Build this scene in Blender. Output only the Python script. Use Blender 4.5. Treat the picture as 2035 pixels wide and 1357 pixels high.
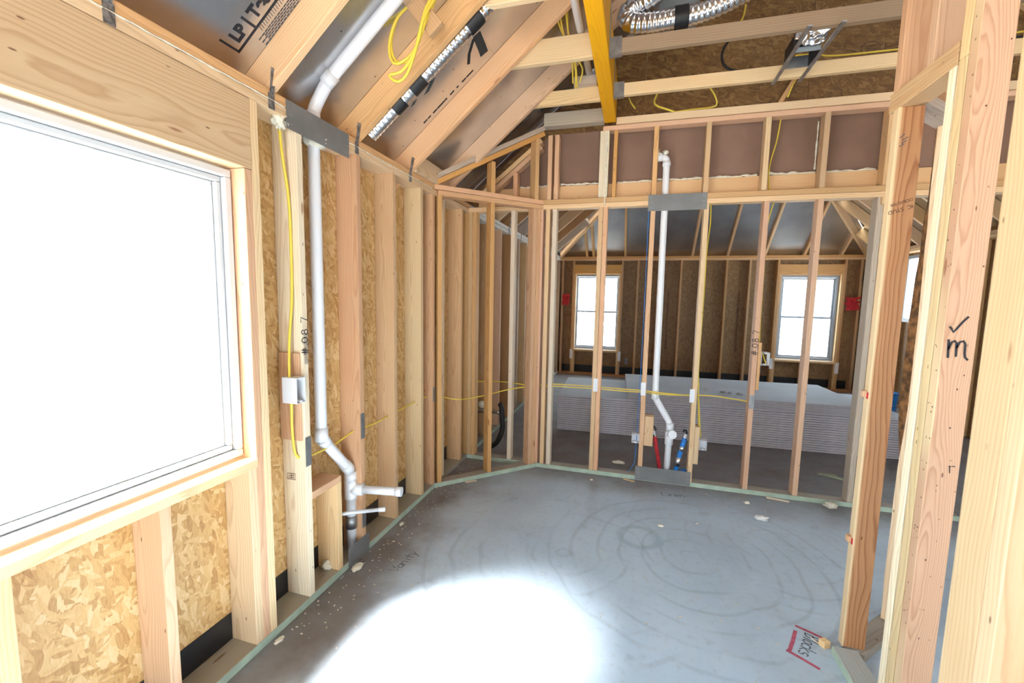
import bpy, bmesh, math, random
from mathutils import Matrix, Vector, noise as mnoise
random.seed(7)
S = bpy.context.scene
for o in list(bpy.data.objects): bpy.data.objects.remove(o)
COL = S.collection

# ---------------------------------------------------------------- camera, sky, sun, exposure
cam = bpy.data.objects.new('camera', bpy.data.cameras.new('camera')); COL.objects.link(cam)
_y, _p, _r = math.radians(-15.8604), math.radians(-5.881), math.radians(1.11905)
fw = Vector((math.sin(_y)*math.cos(_p), math.cos(_y)*math.cos(_p), math.sin(_p)))
rt = Vector((math.cos(_y), -math.sin(_y), 0)); up = rt.cross(fw)
r2 = math.cos(_r)*rt + math.sin(_r)*up; u2 = -math.sin(_r)*rt + math.cos(_r)*up
cam.matrix_world = Matrix(((r2.x, u2.x, -fw.x, 0), (r2.y, u2.y, -fw.y, 0), (r2.z, u2.z, -fw.z, 1.6), (0, 0, 0, 1)))
cam.data.sensor_width = 36; cam.data.sensor_fit = 'HORIZONTAL'
cam.data.lens = 851.85/2035*36
cam.data.clip_start = 0.02; cam.data.clip_end = 200
cam.data.dof.use_dof = True; cam.data.dof.focus_distance = 2.3; cam.data.dof.aperture_fstop = 2.8
S.camera = cam

W = bpy.data.worlds.new('sky'); S.world = W; W.use_nodes = True
_bg = W.node_tree.nodes['Background']
_bg.inputs[0].default_value = (0.72, 0.87, 1.0, 1); _bg.inputs[1].default_value = 9.0

sun = bpy.data.objects.new('sun', bpy.data.lights.new('sun', 'SUN')); COL.objects.link(sun)
sun.data.energy = 62; sun.data.angle = math.radians(22); sun.data.color = (1.0, 0.98, 0.95)
sun.rotation_euler = Vector((1.15, 0.72, -2.1)).to_track_quat('-Z', 'Y').to_euler()

S.view_settings.view_transform = 'Standard'
try: S.view_settings.look = 'None'
except Exception: pass
S.view_settings.gamma = 1; S.view_settings.use_curve_mapping = False
S.view_settings.exposure = 0.55

# ---------------------------------------------------------------- material helpers
class NT:
    def __init__(s, name):
        s.m = bpy.data.materials.new(name); s.m.use_nodes = True
        s.t = s.m.node_tree; s.b = s.t.nodes['Principled BSDF']; s.out = s.t.nodes['Material Output']
    def n(s, typ, _p=None, **ins):
        nd = s.t.nodes.new(typ)
        for k, v in (_p or {}).items(): setattr(nd, k, v)
        for k, v in ins.items():
            key = int(k[1:]) if k[0] == '_' else k
            s.put(nd.inputs[key], v)
        return nd
    def put(s, sock, v):
        if hasattr(v, 'is_output'): s.t.links.new(v, sock)
        else: sock.default_value = v
    def math(s, op, a, b=0.0, c=0.0, clamp=False):
        return s.n('ShaderNodeMath', {'operation': op, 'use_clamp': clamp}, _0=a, _1=b, _2=c).outputs[0]
    def vmath(s, op, a, b=(0, 0, 0)):
        nd = s.n('ShaderNodeVectorMath', {'operation': op}, _0=a, _1=b)
        return nd.outputs[0]
    def mix(s, f, a, b, mode='MIX'):
        nd = s.n('ShaderNodeMix', {'data_type': 'RGBA', 'blend_type': mode})
        s.put(nd.inputs[0], f); s.put(nd.inputs[6], a); s.put(nd.inputs[7], b)
        return nd.outputs[2]
    def ramp(s, f, stops, interp='LINEAR'):
        nd = s.n('ShaderNodeValToRGB', Fac=f); cr = nd.color_ramp; cr.interpolation = interp
        while len(cr.elements) < len(stops): cr.elements.new(0.5)
        for e, (p, c) in zip(cr.elements, stops):
            e.position = p; e.color = (c if len(c) == 4 else (*c, 1)) if hasattr(c, '__len__') else (c, c, c, 1)
        return nd.outputs[0]
    def noise(s, v, scale, detail=2, rough=.5):
        return s.n('ShaderNodeTexNoise', Vector=v, Scale=scale, Detail=detail, Roughness=rough)
    def smooth(s, v, a, b):
        nd = s.n('ShaderNodeMapRange', {'interpolation_type': 'SMOOTHSTEP'}, _0=v, _1=a, _2=b, _3=0.0, _4=1.0)
        return nd.outputs[0]
    def base(s, c): s.put(s.b.inputs['Base Color'], c)
    def set(s, **k):
        for a, v in k.items(): s.put(s.b.inputs[a.replace('_', ' ')], v)
    def bump(s, h, strength=.3, dist=.002):
        s.put(s.b.inputs['Normal'], s.n('ShaderNodeBump', Height=h, Strength=strength, Distance=dist).outputs[0])

def rgba(c): return (*c, 1)
def simple(name, c, rough=.5, metal=0.0, var=0.0, vs=30):
    t = NT(name); t.set(Roughness=rough, Metallic=metal)
    if var:
        co = t.n('ShaderNodeTexCoord').outputs['Object']
        f = t.noise(co, vs, 3).outputs[0]
        t.base(t.mix(t.smooth(f, .3, .7), rgba(tuple(x*(1-var) for x in c)), rgba(tuple(min(1, x*(1+var)) for x in c))))
    else: t.base(rgba(c))
    return t.m

def wood_material(name, ring=95.0, contrast=.42, knots=True, sap=None):
    t = NT(name)
    co = t.n('ShaderNodeTexCoord').outputs['Object']
    oi = t.n('ShaderNodeObjectInfo'); rnd = oi.outputs['Random']; tint = oi.outputs['Color']
    r1 = t.math('FRACT', t.math('MULTIPLY', rnd, 17.31)); r2 = t.math('FRACT', t.math('MULTIPLY', rnd, 51.7))
    off = t.n('ShaderNodeCombineXYZ', _0=t.math('MULTIPLY', rnd, 60.0), _1=t.math('MULTIPLY', r1, 9.0), _2=r2).outputs[0]
    p = t.vmath('ADD', co, off)
    sx = t.n('ShaderNodeSeparateXYZ', _0=co)
    slow = t.noise(t.vmath('MULTIPLY', p, (1.1, 2.0, 2.0)), 1.0, 2)
    sw = t.n('ShaderNodeSeparateXYZ', _0=slow.outputs['Color'])
    cy = t.math('ADD', t.math('MULTIPLY', t.math('SUBTRACT', r1, .5), .12), t.math('MULTIPLY', t.math('SUBTRACT', sw.outputs[0], .5), .10))
    cz = t.math('ADD', t.math('ADD', t.math('MULTIPLY', r2, -.06), -.03), t.math('MULTIPLY', t.math('SUBTRACT', sw.outputs[1], .5), .10))
    dy = t.math('SUBTRACT', sx.outputs[1], cy); dz = t.math('SUBTRACT', sx.outputs[2], cz)
    d = t.math('SQRT', t.math('ADD', t.math('MULTIPLY', dy, dy), t.math('MULTIPLY', dz, dz)))
    wob = t.noise(t.vmath('MULTIPLY', p, (2.5, 14, 14)), 1.0, 3)
    d = t.math('ADD', d, t.math('MULTIPLY', wob.outputs[0], .022))
    fr = t.math('FRACT', t.math('MULTIPLY', d, ring))
    late = t.ramp(fr, [(0.0, 0.0), (.55, .25), (.85, 1.0), (1.0, 0.0)])
    fibre = t.noise(t.vmath('MULTIPLY', p, (4, 320, 320)), 1.0, 2).outputs[0]
    blot = t.noise(t.vmath('MULTIPLY', p, (1.6, 7, 7)), 1.0, 3).outputs[0]
    hv = t.n('ShaderNodeHueSaturation', Color=tint, Saturation=t.math('ADD', 1.0, t.math('MULTIPLY', r1, .2)), Value=t.math('ADD', .98, t.math('MULTIPLY', r2, .22))).outputs[0]
    dark = t.mix(1.0, hv, (.58, .42, .30, 1), 'MULTIPLY')
    c = t.mix(t.math('MULTIPLY', late, contrast), hv, dark)
    c = t.mix(t.math('MULTIPLY', t.smooth(fibre, .45, .75), .16), c, dark)
    c = t.mix(t.math('MULTIPLY', t.smooth(blot, .5, .75), .28), c, t.mix(1.0, hv, (.86, .66, .52, 1), 'MULTIPLY'))
    if knots:
        vo = t.n('ShaderNodeTexVoronoi', Vector=t.vmath('MULTIPLY', p, (3.2, 15, 15)), Scale=1.0)
        kf = t.math('SUBTRACT', 1.0, t.smooth(vo.outputs['Distance'], .06, .13))
        sel = t.smooth(t.n('ShaderNodeSeparateColor', _0=vo.outputs['Color']).outputs[0], .74, .78)
        c = t.mix(t.math('MULTIPLY', t.math('MULTIPLY', kf, sel), .8), c, t.mix(1.0, hv, (.42, .22, .12, 1), 'MULTIPLY'))
    if knots:                                            # nail holes and pin knots
        v2 = t.n('ShaderNodeTexVoronoi', Vector=t.vmath('MULTIPLY', p, (11, 34, 34)), Scale=1.0)
        pin = t.math('MULTIPLY', t.math('SUBTRACT', 1.0, t.smooth(v2.outputs['Distance'], .07, .12)), t.smooth(t.n('ShaderNodeSeparateColor', _0=v2.outputs['Color']).outputs[1], .80, .84))
        c = t.mix(t.math('MULTIPLY', pin, .85), c, t.mix(1.0, hv, (.22, .12, .08, 1), 'MULTIPLY'))
    if sap:                                              # pale sapwood along one edge
        e = t.math('SUBTRACT', 1.0, t.smooth(t.math('ADD', sx.outputs[1], t.math('MULTIPLY', t.math('SUBTRACT', slow.outputs[0], .5), .02)), sap[0], sap[1]))
        c = t.mix(e, c, (.72, .52, .30, 1))
    t.base(c); t.set(Roughness=.62)
    t.bump(t.math('ADD', t.math('MULTIPLY', late, -.4), fibre), .12, .001)
    return t.m

def osb_material(name, pal, value=1.0):
    t = NT(name)
    co = t.n('ShaderNodeTexCoord').outputs['Object']
    oi = t.n('ShaderNodeObjectInfo')
    sx = t.n('ShaderNodeSeparateXYZ', _0=co)          # the panel's thin axis is its local y or z: fold both into one
    p = t.n('ShaderNodeCombineXYZ', _0=t.math('ADD', sx.outputs[0], t.math('MULTIPLY', oi.outputs['Random'], 31.0)), _1=t.math('ADD', sx.outputs[1], sx.outputs[2]), _2=0.0).outputs[0]
    w = t.noise(p, 9.0, 2).outputs['Color']
    pw = t.vmath('ADD', p, t.vmath('MULTIPLY', t.vmath('SUBTRACT', w, (.5, .5, .5)), (.05, .05, 0)))
    lay = []
    for i, (ra, sc) in enumerate(((0.25, (17, 62, 1)), (1.2, (20, 66, 1)), (-.45, (15, 56, 1)), (2.3, (26, 84, 1)))):
        rot = t.n('ShaderNodeVectorRotate', {'rotation_type': 'Z_AXIS'}, Vector=pw, Angle=ra).outputs[0]
        lay.append(t.n('ShaderNodeTexVoronoi', Vector=t.vmath('ADD', t.vmath('MULTIPLY', rot, sc), (i*3.1, i*1.7, i*.37)), Scale=1.0))
    vals = [t.n('ShaderNodeSeparateColor', _0=l.outputs['Color']).outputs for l in lay]
    a = t.math('GREATER_THAN', vals[0][1], .52); b = t.math('GREATER_THAN', vals[1][1], .50); c3 = t.math('GREATER_THAN', vals[2][1], .45)
    f = t.mix(a, t.mix(b, t.mix(c3, vals[3][0], vals[2][0]), vals[1][0]), vals[0][0])
    fib = t.noise(t.vmath('MULTIPLY', pw, (40, 170, 20)), 1.0, 3).outputs[0]
    f2 = t.math('ADD', t.math('MULTIPLY', f, .58), t.math('MULTIPLY', fib, .46))
    col = t.ramp(f2, [(0.05, pal[0]), (.3, pal[1]), (.62, pal[2]), (.95, pal[3])])
    big = t.noise(p, 1.6, 3).outputs[0]
    col = t.mix(t.math('MULTIPLY', t.smooth(big, .35, .7), .3), col, t.mix(1.0, col, (.72, .58, .45, 1), 'MULTIPLY'))
    t.base(col); t.set(Roughness=.55); t.bump(f2, .25, .002)
    return t.m

WOOD = wood_material('framing_lumber')
BIGWOOD = wood_material('header_lumber', 105.0, .5)
POSTWOOD = wood_material('dark_grained_lumber', 75.0, .9, True, (-.040, -.030))
FINEWOOD = wood_material('fine_grained_lumber', 170.0, .55, True, (-.0462, -.0432))
BEAMMAT = wood_material('painted_beam', 120.0, .25, False)
OSB = osb_material('osb', [(.32, .14, .036), (.55, .31, .105), (.70, .45, .185), (.82, .62, .35)])
OSBD = osb_material('osb_gable_dim', [(.075, .030, .008), (.155, .070, .018), (.22, .110, .032), (.33, .19, .07)])  # darker osb copy for the gable, attic dimness put into the palette
OSBB = osb_material('osb_back_dim', [(.13, .068, .028), (.215, .120, .052), (.28, .165, .075), (.36, .23, .115)])  # darker osb copy, the far room's weaker light put into the palette
PVC = simple('white_pvc', (.80, .80, .82), .32)
PVCG = simple('grey_fitting', (.26, .28, .30), .4)
MEMB = simple('black_membrane', (.012, .013, .016), .30, 0, .3, 8)
BLACK = simple('black_rubber', (.01, .01, .011), .5)
STEEL = simple('galvanised_steel', (.34, .345, .35), .42, .8, .18, 14)
STEELD = simple('dull_steel_plate', (.19, .19, .19), .55, .1, .12, 6)
CLIP = simple('zinc_clip', (.22, .22, .23), .5, .7, .5, 60)
CABLE = simple('yellow_cable', (.80, .60, .07), .42)
BROWN = simple('brown_board', (.235, .135, .092), .75, 0, .08, 3)
FOAM = simple('spray_foam', (.80, .74, .60), .8, 0, .1, 40)
FOAMW = simple('white_coating', (.75, .74, .72), .75, 0, .06, 12)
VINYL = simple('white_vinyl', (.56, .57, .58), .35)
BACKLITV = simple('backlit_vinyl', (.32, .36, .42), .4)  # far window vinyl, its backlit shade put into the colour
BOXW = simple('white_plastic', (.75, .75, .77), .4)
INK = simple('black_marker', (.012, .012, .018), .6)
INKG = simple('grey_pencil', (.10, .10, .11), .8)
INKB = simple('brown_stamp', (.09, .045, .03), .8)
REDP = simple('red_paint', (.55, .012, .03), .6, 0, .35, 25)
REDF = simple('red_crayon', (.48, .10, .16), .8, 0, .25, 60)
REDW = simple('red_wrap', (.40, .012, .02), .35, 0, .3, 40)
BLUEW = simple('blue_wrap', (.02, .20, .62), .35, 0, .2, 40)
FOIL = simple('duct_foil', (.80, .80, .82), .22, 1.0, .06, 90)
GREYM = simple('grey_duct_box', (.30, .34, .36), .45, .3)
DRYF = simple('drywall_face', (.50, .54, .60), .75, 0, .06, 2)
DRYE = simple('drywall_edge', (.50, .47, .50), .8, 0, .05, 20)
BARK = simple('bark', (.20, .085, .025), .85, 0, .65, 28)

def glass_material():
    t = NT('window_glass')
    tr = t.n('ShaderNodeBsdfTransparent', _0=(.97, .985, .98, 1)); gl = t.n('ShaderNodeBsdfGlossy', Roughness=.02)
    fr = t.n('ShaderNodeFresnel', IOR=1.45)
    geo = t.n('ShaderNodeNewGeometry')       # reflect at the outer faces only: the pane does not bend the ray inside
    fac = t.math('MULTIPLY', fr.outputs[0], t.math('SUBTRACT', 1.0, geo.outputs['Backfacing']))
    mx = t.n('ShaderNodeMixShader', _0=fac, _1=tr.outputs[0], _2=gl.outputs[0])
    t.t.links.new(mx.outputs[0], t.out.inputs[0]); return t.m
GLASS = glass_material()
def paper_material():
    t = NT('sticker_paper')
    a = t.n('ShaderNodeBsdfDiffuse', _0=(.82, .85, .88, 1)); b = t.n('ShaderNodeBsdfTranslucent', _0=(.93, .95, .97, 1))
    t.t.links.new(t.n('ShaderNodeMixShader', _0=.8, _1=a.outputs[0], _2=b.outputs[0]).outputs[0], t.out.inputs[0]); return t.m
PAPER = paper_material()

def deck_material():
    t = NT('radiant_barrier_foil')
    co = t.n('ShaderNodeTexCoord').outputs['Object']
    sx = t.n('ShaderNodeSeparateXYZ', _0=co)
    w = t.math('SINE', t.math('MULTIPLY', sx.outputs[0], 900.0))
    n1 = t.noise(co, 3.0, 3).outputs[0]
    vo = t.n('ShaderNodeTexVoronoi', Vector=co, Scale=9.0).outputs['Distance']
    speck = t.math('SUBTRACT', 1.0, t.smooth(vo, .03, .06))
    c = t.mix(t.smooth(n1, .3, .7), (.58, .59, .61, 1), (.72, .73, .75, 1))
    c = t.mix(t.math('MULTIPLY', speck, .8), c, (.05, .05, .05, 1))
    t.base(c); t.set(Metallic=.95, Roughness=.24)
    t.bump(t.math('ADD', t.math('MULTIPLY', w, .35), t.math('MULTIPLY', n1, 2.0)), .12, .002)
    return t.m
DECK = deck_material()

def floor_material():
    t = NT('concrete_slab')
    co = t.n('ShaderNodeTexCoord').outputs['Object']
    sx = t.n('ShaderNodeSeparateXYZ', _0=co); X, Y = sx.outputs[0], sx.outputs[1]
    n1 = t.noise(co, 1.3, 5, .6).outputs[0]; n2 = t.noise(co, 26.0, 4, .6).outputs[0]; n3 = t.noise(co, 4.2, 4, .6).outputs[0]
    c = t.mix(t.smooth(n1, .3, .7), (.43, .53, .64, 1), (.52, .63, .745, 1))
    c = t.mix(t.math('MULTIPLY', t.smooth(n2, .5, .8), .35), c, (.30, .31, .33, 1))
    # sanding swirls left by the power trowel
    wv = t.noise(co, 2.0, 2).outputs['Color']
    q = t.vmath('ADD', co, t.vmath('MULTIPLY', t.vmath('SUBTRACT', wv, (.5, .5, .5)), (.16, .16, 0)))
    for (cx, cy, fq, m0) in ((.42, 2.75, 7.0, .46), (-.35, 2.55, 6.0, .54), (.95, 3.1, 8.0, .56)):
        d = t.n('ShaderNodeVectorMath', {'operation': 'DISTANCE'}, _0=q, _1=(cx, cy, 0)).outputs['Value']
        s_ = t.smooth(t.math('SINE', t.math('MULTIPLY', d, fq*6.283)), .80, .97)
        near = t.math('SUBTRACT', 1.0, t.smooth(d, .75, 1.25))
        m = t.math('MULTIPLY', t.math('MULTIPLY', s_, near), t.smooth(t.noise(co, 1.9 + cx, 2).outputs[0], m0 - .08, m0 + .10))
        c = t.mix(t.math('MULTIPLY', m, .24), c, (.20, .25, .31, 1))
    c = t.mix(t.math('MULTIPLY', t.smooth(n3, .60, .74), .34), c, (.21, .24, .31, 1))
    d = t.n('ShaderNodeVectorMath', {'operation': 'DISTANCE'}, _0=co, _1=(.10, 2.9, 0)).outputs['Value']
    ringm = t.math('MULTIPLY', t.smooth(d, .09, .12), t.math('SUBTRACT', 1.0, t.smooth(d, .13, .17)))
    c = t.mix(t.math('MULTIPLY', ringm, .4), c, (.22, .34, .40, 1))
    # brown construction dust gathered along the walls and beyond the partition
    nd = t.math('MULTIPLY', t.math('SUBTRACT', n1, .5), .9)
    e1 = t.math('SUBTRACT', 1.0, t.smooth(t.math('ADD', X, nd), -1.45, -1.0))
    e2 = t.smooth(t.math('ADD', Y, nd), 3.35, 3.95)
    e = t.math('MULTIPLY', t.math('MAXIMUM', e1, e2), t.math('ADD', .55, t.math('MULTIPLY', n3, .5)))
    c = t.mix(e, c, (.150, .112, .090, 1))
    t.base(c); t.set(Roughness=t.math('ADD', .42, t.math('MULTIPLY', n2, .22)))
    t.bump(n2, .15, .002)
    return t.m
FLOORM = floor_material()

# ---------------------------------------------------------------- geometry helpers
WM = {}
def add(name, me, parent=None, M=None, mat=None, color=None):
    o = bpy.data.objects.new(name, me); COL.objects.link(o)
    M = M or Matrix()
    if parent is not None:
        o.parent = parent; o.matrix_parent_inverse = WM[parent].inverted()
    o.matrix_basis = M; WM[o] = M.copy()
    if mat is not None and me is not None and len(me.materials) == 0: me.materials.append(mat)
    if color: o.color = (*color, 1)
    return o
def tag(o, label, cat=None, group=None, kind=None):
    o['label'] = label
    if cat: o['category'] = cat
    if group: o['group'] = group
    if kind: o['kind'] = kind
    return o
def empty(name, loc, label, cat=None, kind=None, group=None):
    o = add(name, None, None, Matrix.Translation(loc)); o.empty_display_size = .05
    return tag(o, label, cat, group, kind)
def mesh_from(bm, name='mesh', smooth=False):
    me = bpy.data.meshes.new(name); bm.normal_update(); bm.to_mesh(me); bm.free()
    if smooth:
        for p in me.polygons: p.use_smooth = True
    return me
_cache = {}
def box_mesh(l, w, t, bev=.002, mat=None):
    k = (round(l, 4), round(w, 4), round(t, 4), bev, mat.name if mat else '')
    if k in _cache: return _cache[k]
    bm = bmesh.new(); bmesh.ops.create_cube(bm, size=1.0)
    for v in bm.verts: v.co = Vector((v.co.x*l, v.co.y*w, v.co.z*t))
    if bev: bmesh.ops.bevel(bm, geom=list(bm.edges), offset=min(bev, .3*min(l, w, t)), segments=1, affect='EDGES')
    me = mesh_from(bm, 'board')
    if mat: me.materials.append(mat)
    _cache[k] = me
    return me
AX = {'x': Matrix(((1, 0, 0), (0, 1, 0), (0, 0, 1))), 'y': Matrix(((0, 0, 1), (1, 0, 0), (0, 1, 0))), 'z': Matrix(((0, 1, 0), (0, 0, 1), (1, 0, 0)))}
PALE, TAN, PINK, ORG = (.74, .56, .35), (.65, .45, .265), (.66, .43, .28), (.62, .38, .18)
GREY, GREEN, DKBR, WHT = (.50, .42, .34), (.36, .33, .28), (.43, .26, .15), (.78, .68, .53)
GREENF = simple('treated_green_face', (.42, .53, .42), .7, 0, .12, 9)
def jit(c, a=.06):
    k = 1 + random.uniform(-a, a); return tuple(min(1, x*k*(1 + random.uniform(-.02, .02))) for x in c)
def brd(name, parent, lo, hi, color=TAN, mat=None, ax=None, bev=.002, j=.06):
    lo, hi = Vector(lo), Vector(hi); s = hi - lo
    ax = ax or 'xyz'[max(range(3), key=lambda i: s[i])]
    R = AX[ax]; dl = R.transposed() @ s
    m = mat or WOOD
    return add(name, box_mesh(abs(dl.x), abs(dl.y), abs(dl.z), bev, m), parent, Matrix.Translation((lo + hi)/2) @ R.to_4x4(), None, jit(color, j))
def frame_mat(x, y, o):
    x = Vector(x).normalized(); y = Vector(y); y = (y - x*y.dot(x)).normalized(); z = x.cross(y)
    return Matrix(((x.x, y.x, z.x, o[0]), (x.y, y.y, z.y, o[1]), (x.z, y.z, z.z, o[2]), (0, 0, 0, 1)))
def brd2(name, parent, a, b, w, t, ydir, color=TAN, mat=None, bev=.002):
    """board from a to b (centre line); w along ydir, t across"""
    a, b = Vector(a), Vector(b)
    return add(name, box_mesh((b-a).length, w, t, bev, mat or WOOD), parent, frame_mat(b-a, ydir, (a+b)/2), None, jit(color))
def prism(name, parent, poly, vec, mat, color=None, origin=None):
    """polygon (3d points) extruded by vec"""
    o = Vector(origin) if origin else sum((Vector(p) for p in poly), Vector())/len(poly)
    bm = bmesh.new(); a = [bm.verts.new(Vector(p)-o) for p in poly]; b = [bm.verts.new(Vector(p)-o+Vector(vec)) for p in poly]
    bm.faces.new(a); bm.faces.new(b[::-1]); n = len(a)
    for i in range(n): bm.faces.new((a[i], b[i], b[(i+1) % n], a[(i+1) % n]))
    bmesh.ops.recalc_face_normals(bm, faces=list(bm.faces))
    return add(name, mesh_from(bm), parent, Matrix.Translation(o), mat, color)
def smooth_path(pts, step=.02, tight=False):
    pts = [Vector(p) for p in pts]
    if len(pts) < 3: return pts
    out = []
    for i in range(len(pts)-1):
        p0 = pts[max(i-1, 0)]; p1 = pts[i]; p2 = pts[i+1]; p3 = pts[min(i+2, len(pts)-1)]
        n = max(2, int((p2-p1).length/step))
        for k in range(n):
            t = k/n
            out.append(.5*((2*p1) + (p2-p0)*t + (2*p0-5*p1+4*p2-p3)*t*t + (3*p1-p0-3*p2+p3)*t**3))
    out.append(pts[-1]); return out
def rounded(pts, rad, n=6):
    pts = [Vector(p) for p in pts]; out = [pts[0]]
    for i in range(1, len(pts)-1):
        a, b, c = pts[i-1], pts[i], pts[i+1]
        d1 = (a-b).normalized(); d2 = (c-b).normalized(); r = min(rad, (a-b).length*.45, (c-b).length*.45)
        for k in range(n+1):
            t = k/n; out.append((1-t)**2*(b+d1*r) + 2*t*(1-t)*b + t*t*(b+d2*r))
    out.append(pts[-1]); return out
def tube_bm(path, r, seg=10, bm=None, cap=True, rf=None):
    bm = bm or bmesh.new(); path = [Vector(p) for p in path]; rings = []
    prev = None
    for i, p in enumerate(path):
        d = (path[min(i+1, len(path)-1)] - path[max(i-1, 0)]).normalized()
        if prev is None:
            a = Vector((0, 0, 1)) if abs(d.z) < .9 else Vector((1, 0, 0)); u = d.cross(a).normalized()
        else: u = (prev - d*prev.dot(d)).normalized()
        prev = u; v = d.cross(u); rr = rf(i) if rf else r
        rings.append([bm.verts.new(p + (u*math.cos(6.2832*k/seg) + v*math.sin(6.2832*k/seg))*rr) for k in range(seg)])
    for a, b in zip(rings, rings[1:]):
        for k in range(seg): bm.faces.new((a[k], a[(k+1) % seg], b[(k+1) % seg], b[k]))
    if cap: bm.faces.new(rings[0][::-1]); bm.faces.new(rings[-1])
    return bm
def tube(name, parent, path, r, mat, seg=10, rf=None, cap=True):
    o = sum((Vector(p) for p in path), Vector())/len(path)
    bm = tube_bm([Vector(p)-o for p in path], r, seg, None, cap, rf)
    bmesh.ops.recalc_face_normals(bm, faces=list(bm.faces))
    me = mesh_from(bm, 'tube', True)
    for p in me.polygons:
        if len(p.vertices) > 4: p.use_smooth = False
    return add(name, me, parent, Matrix.Translation(o), mat)
def ribbon(name, parent, strokes, w, M, mat):
    """flat pen strokes in the local xy plane of M, lifted a little along its z"""
    bm = bmesh.new()
    for st in strokes:
        P = [Vector((x, y)) for x, y in st]; L = []
        for i, p in enumerate(P):
            d = P[min(i+1, len(P)-1)] - P[max(i-1, 0)]
            d = d.normalized() if d.length else Vector((1, 0)); n = Vector((-d.y, d.x))*w/2
            e = -d*w/2 if i == 0 else (d*w/2 if i == len(P)-1 else Vector((0, 0)))
            L.append((bm.verts.new((*(p+n+e), 0)), bm.verts.new((*(p-n+e), 0))))
        for a, b in zip(L, L[1:]): bm.faces.new((a[0], a[1], b[1], b[0]))
    return add(name, mesh_from(bm), parent, M, mat)
def text_mesh(txt, size, bold=0.0):
    cu = bpy.data.curves.new('txt', 'FONT'); cu.body = txt; cu.size = size; cu.offset = bold
    ob = bpy.data.objects.new('txt', cu); COL.objects.link(ob)
    dg = bpy.context.evaluated_depsgraph_get(); dg.update()
    me = bpy.data.meshes.new_from_object(ob.evaluated_get(dg))
    bpy.data.objects.remove(ob); bpy.data.curves.remove(cu); me.materials.clear(); return me
def blob(name, parent, loc, r, mat, sq=(1, 1, 1), seed=0, sub=2, amp=.35, fq=3.0):
    bm = bmesh.new(); bmesh.ops.create_icosphere(bm, subdivisions=sub, radius=1)
    for v in bm.verts:
        k = 1 + amp*mnoise.noise(v.co*fq*.6 + Vector((seed*3.7, seed, 0)))
        v.co = Vector((v.co.x*r*sq[0]*k, v.co.y*r*sq[1]*k, v.co.z*r*sq[2]*k))
    return add(name, mesh_from(bm, 'blob', True), parent, Matrix.Translation(loc), mat)
def bead(name, parent, a, b, r, mat, seed=0, drop=.012):
    a, b = Vector(a), Vector(b); n = max(6, int((b-a).length/.012)); path = []
    for i in range(n+1):
        p = a.lerp(b, i/n); p.z += drop*mnoise.noise(Vector((i*.23, seed*5.1, 0))); path.append(p)
    return tube(name, parent, path, r, mat, 6, rf=lambda i: r*(1 + .75*mnoise.noise(Vector((i*.31, seed*3.3, 7)))))
def ypath(pts): return [Vector(p) for p in pts]

XL, YC, YB, XR = -1.545, 3.86, 9.05, 3.87      # left stud faces, partition face, back stud faces, right stud faces
ST = .038; PT = 2.466                           # stud thickness, top of the double plates
SL = .839                                       # roof rise per metre
def rz(x): return 2.47 + SL*(x - XL)            # underside of the left rafters
CS = 1/math.sqrt(1+SL*SL); SN = SL*CS
DK = .14/CS                                     # rafter depth measured upright

# ================================================================ SETTING
# ---- ground outside and slab
g = prism('ground', None, [(-30, -25, -.25), (30, -25, -.25), (30, 35, -.25), (-30, 35, -.25)], (0, 0, -.2), simple('pale_gravel_yard', (.42, .40, .37), .9, 0, .15, 2))
tag(g, 'pale bare ground outside the windows', kind='structure')
floor = prism('floor', None, [(-1.72, -3.1, 0), (4.05, -3.1, 0), (4.05, 9.25, 0), (-1.72, 9.25, 0)], (0, 0, -.15), FLOORM, origin=(0, 0, 0))
tag(floor, 'blue grey dusty concrete slab floor with swirl marks', kind='structure')

# ---- left outer wall
wl = empty('wall_left', (XL, 0, 0), 'left outer wall of open studs over strand board with a large window', kind='structure')
XO = XL - .14
brd('bottom_plate', wl, (XO, -3, 0), (XL, 9.05, ST), GREEN); brd('plate_face', wl, (XL, -3, 0), (XL+.0015, 3.14, ST-.002), mat=GREENF, bev=0)['label'] = 'green treated face of the bottom plate'; brd('plate_face', wl, (XL, 3.96, 0), (XL+.0015, 9.05, ST-.002), mat=GREENF, bev=0)
brd('top_plate', wl, (XO, -3, 2.384), (XL, 3.92, 2.422), PALE)
brd('top_plate', wl, (XO, -3, 2.427), (XL, 3.92, PT), ORG)
tp = brd('top_plate', wl, (XO, 3.93, 2.384), (XL, 9.05, 2.422), (.8, .78, .75), FOAMW); tp['label'] = 'white coated lower top plate'
tp = brd('top_plate', wl, (XO, 3.93, 2.427), (XL, 9.05, PT), (.8, .78, .75), FOAMW); tp['label'] = 'white coated upper top plate'
bead('foam_bead', wl, (XL+.001, 2.10, 2.4245), (XL+.001, 3.1, 2.4245), .0028, FOAM, 6, .002); o = bead('foam_bead', wl, (XL+.001, .4, 2.4245), (XL+.001, 1.65, 2.4245), .0028, FOAM, 3, .002); o['label'] = 'thin white sealant bead between the plates'
hd = brd('window_header', wl, (XO, -1.2, 2.102), (XL+.002, 1.462, 2.381), (.66, .47, .285), BIGWOOD); hd['label'] = 'deep window header with wavy grain'
brd('window_sill', wl, (XO, -1.2, .846), (XL+.006, 1.428, .884), PALE)
def stud(y1, c, z0=ST, z1=2.384, nm='stud', x1=XL): return brd(nm, wl, (XO, y1-ST, z0), (x1, y1, z1), c)
stud(1.463, PINK, ST, 2.10, 'trimmer_stud'); stud(1.501, PALE, nm='king_stud'); stud(1.425, PALE, ST, .846, 'cripple_stud')
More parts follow.
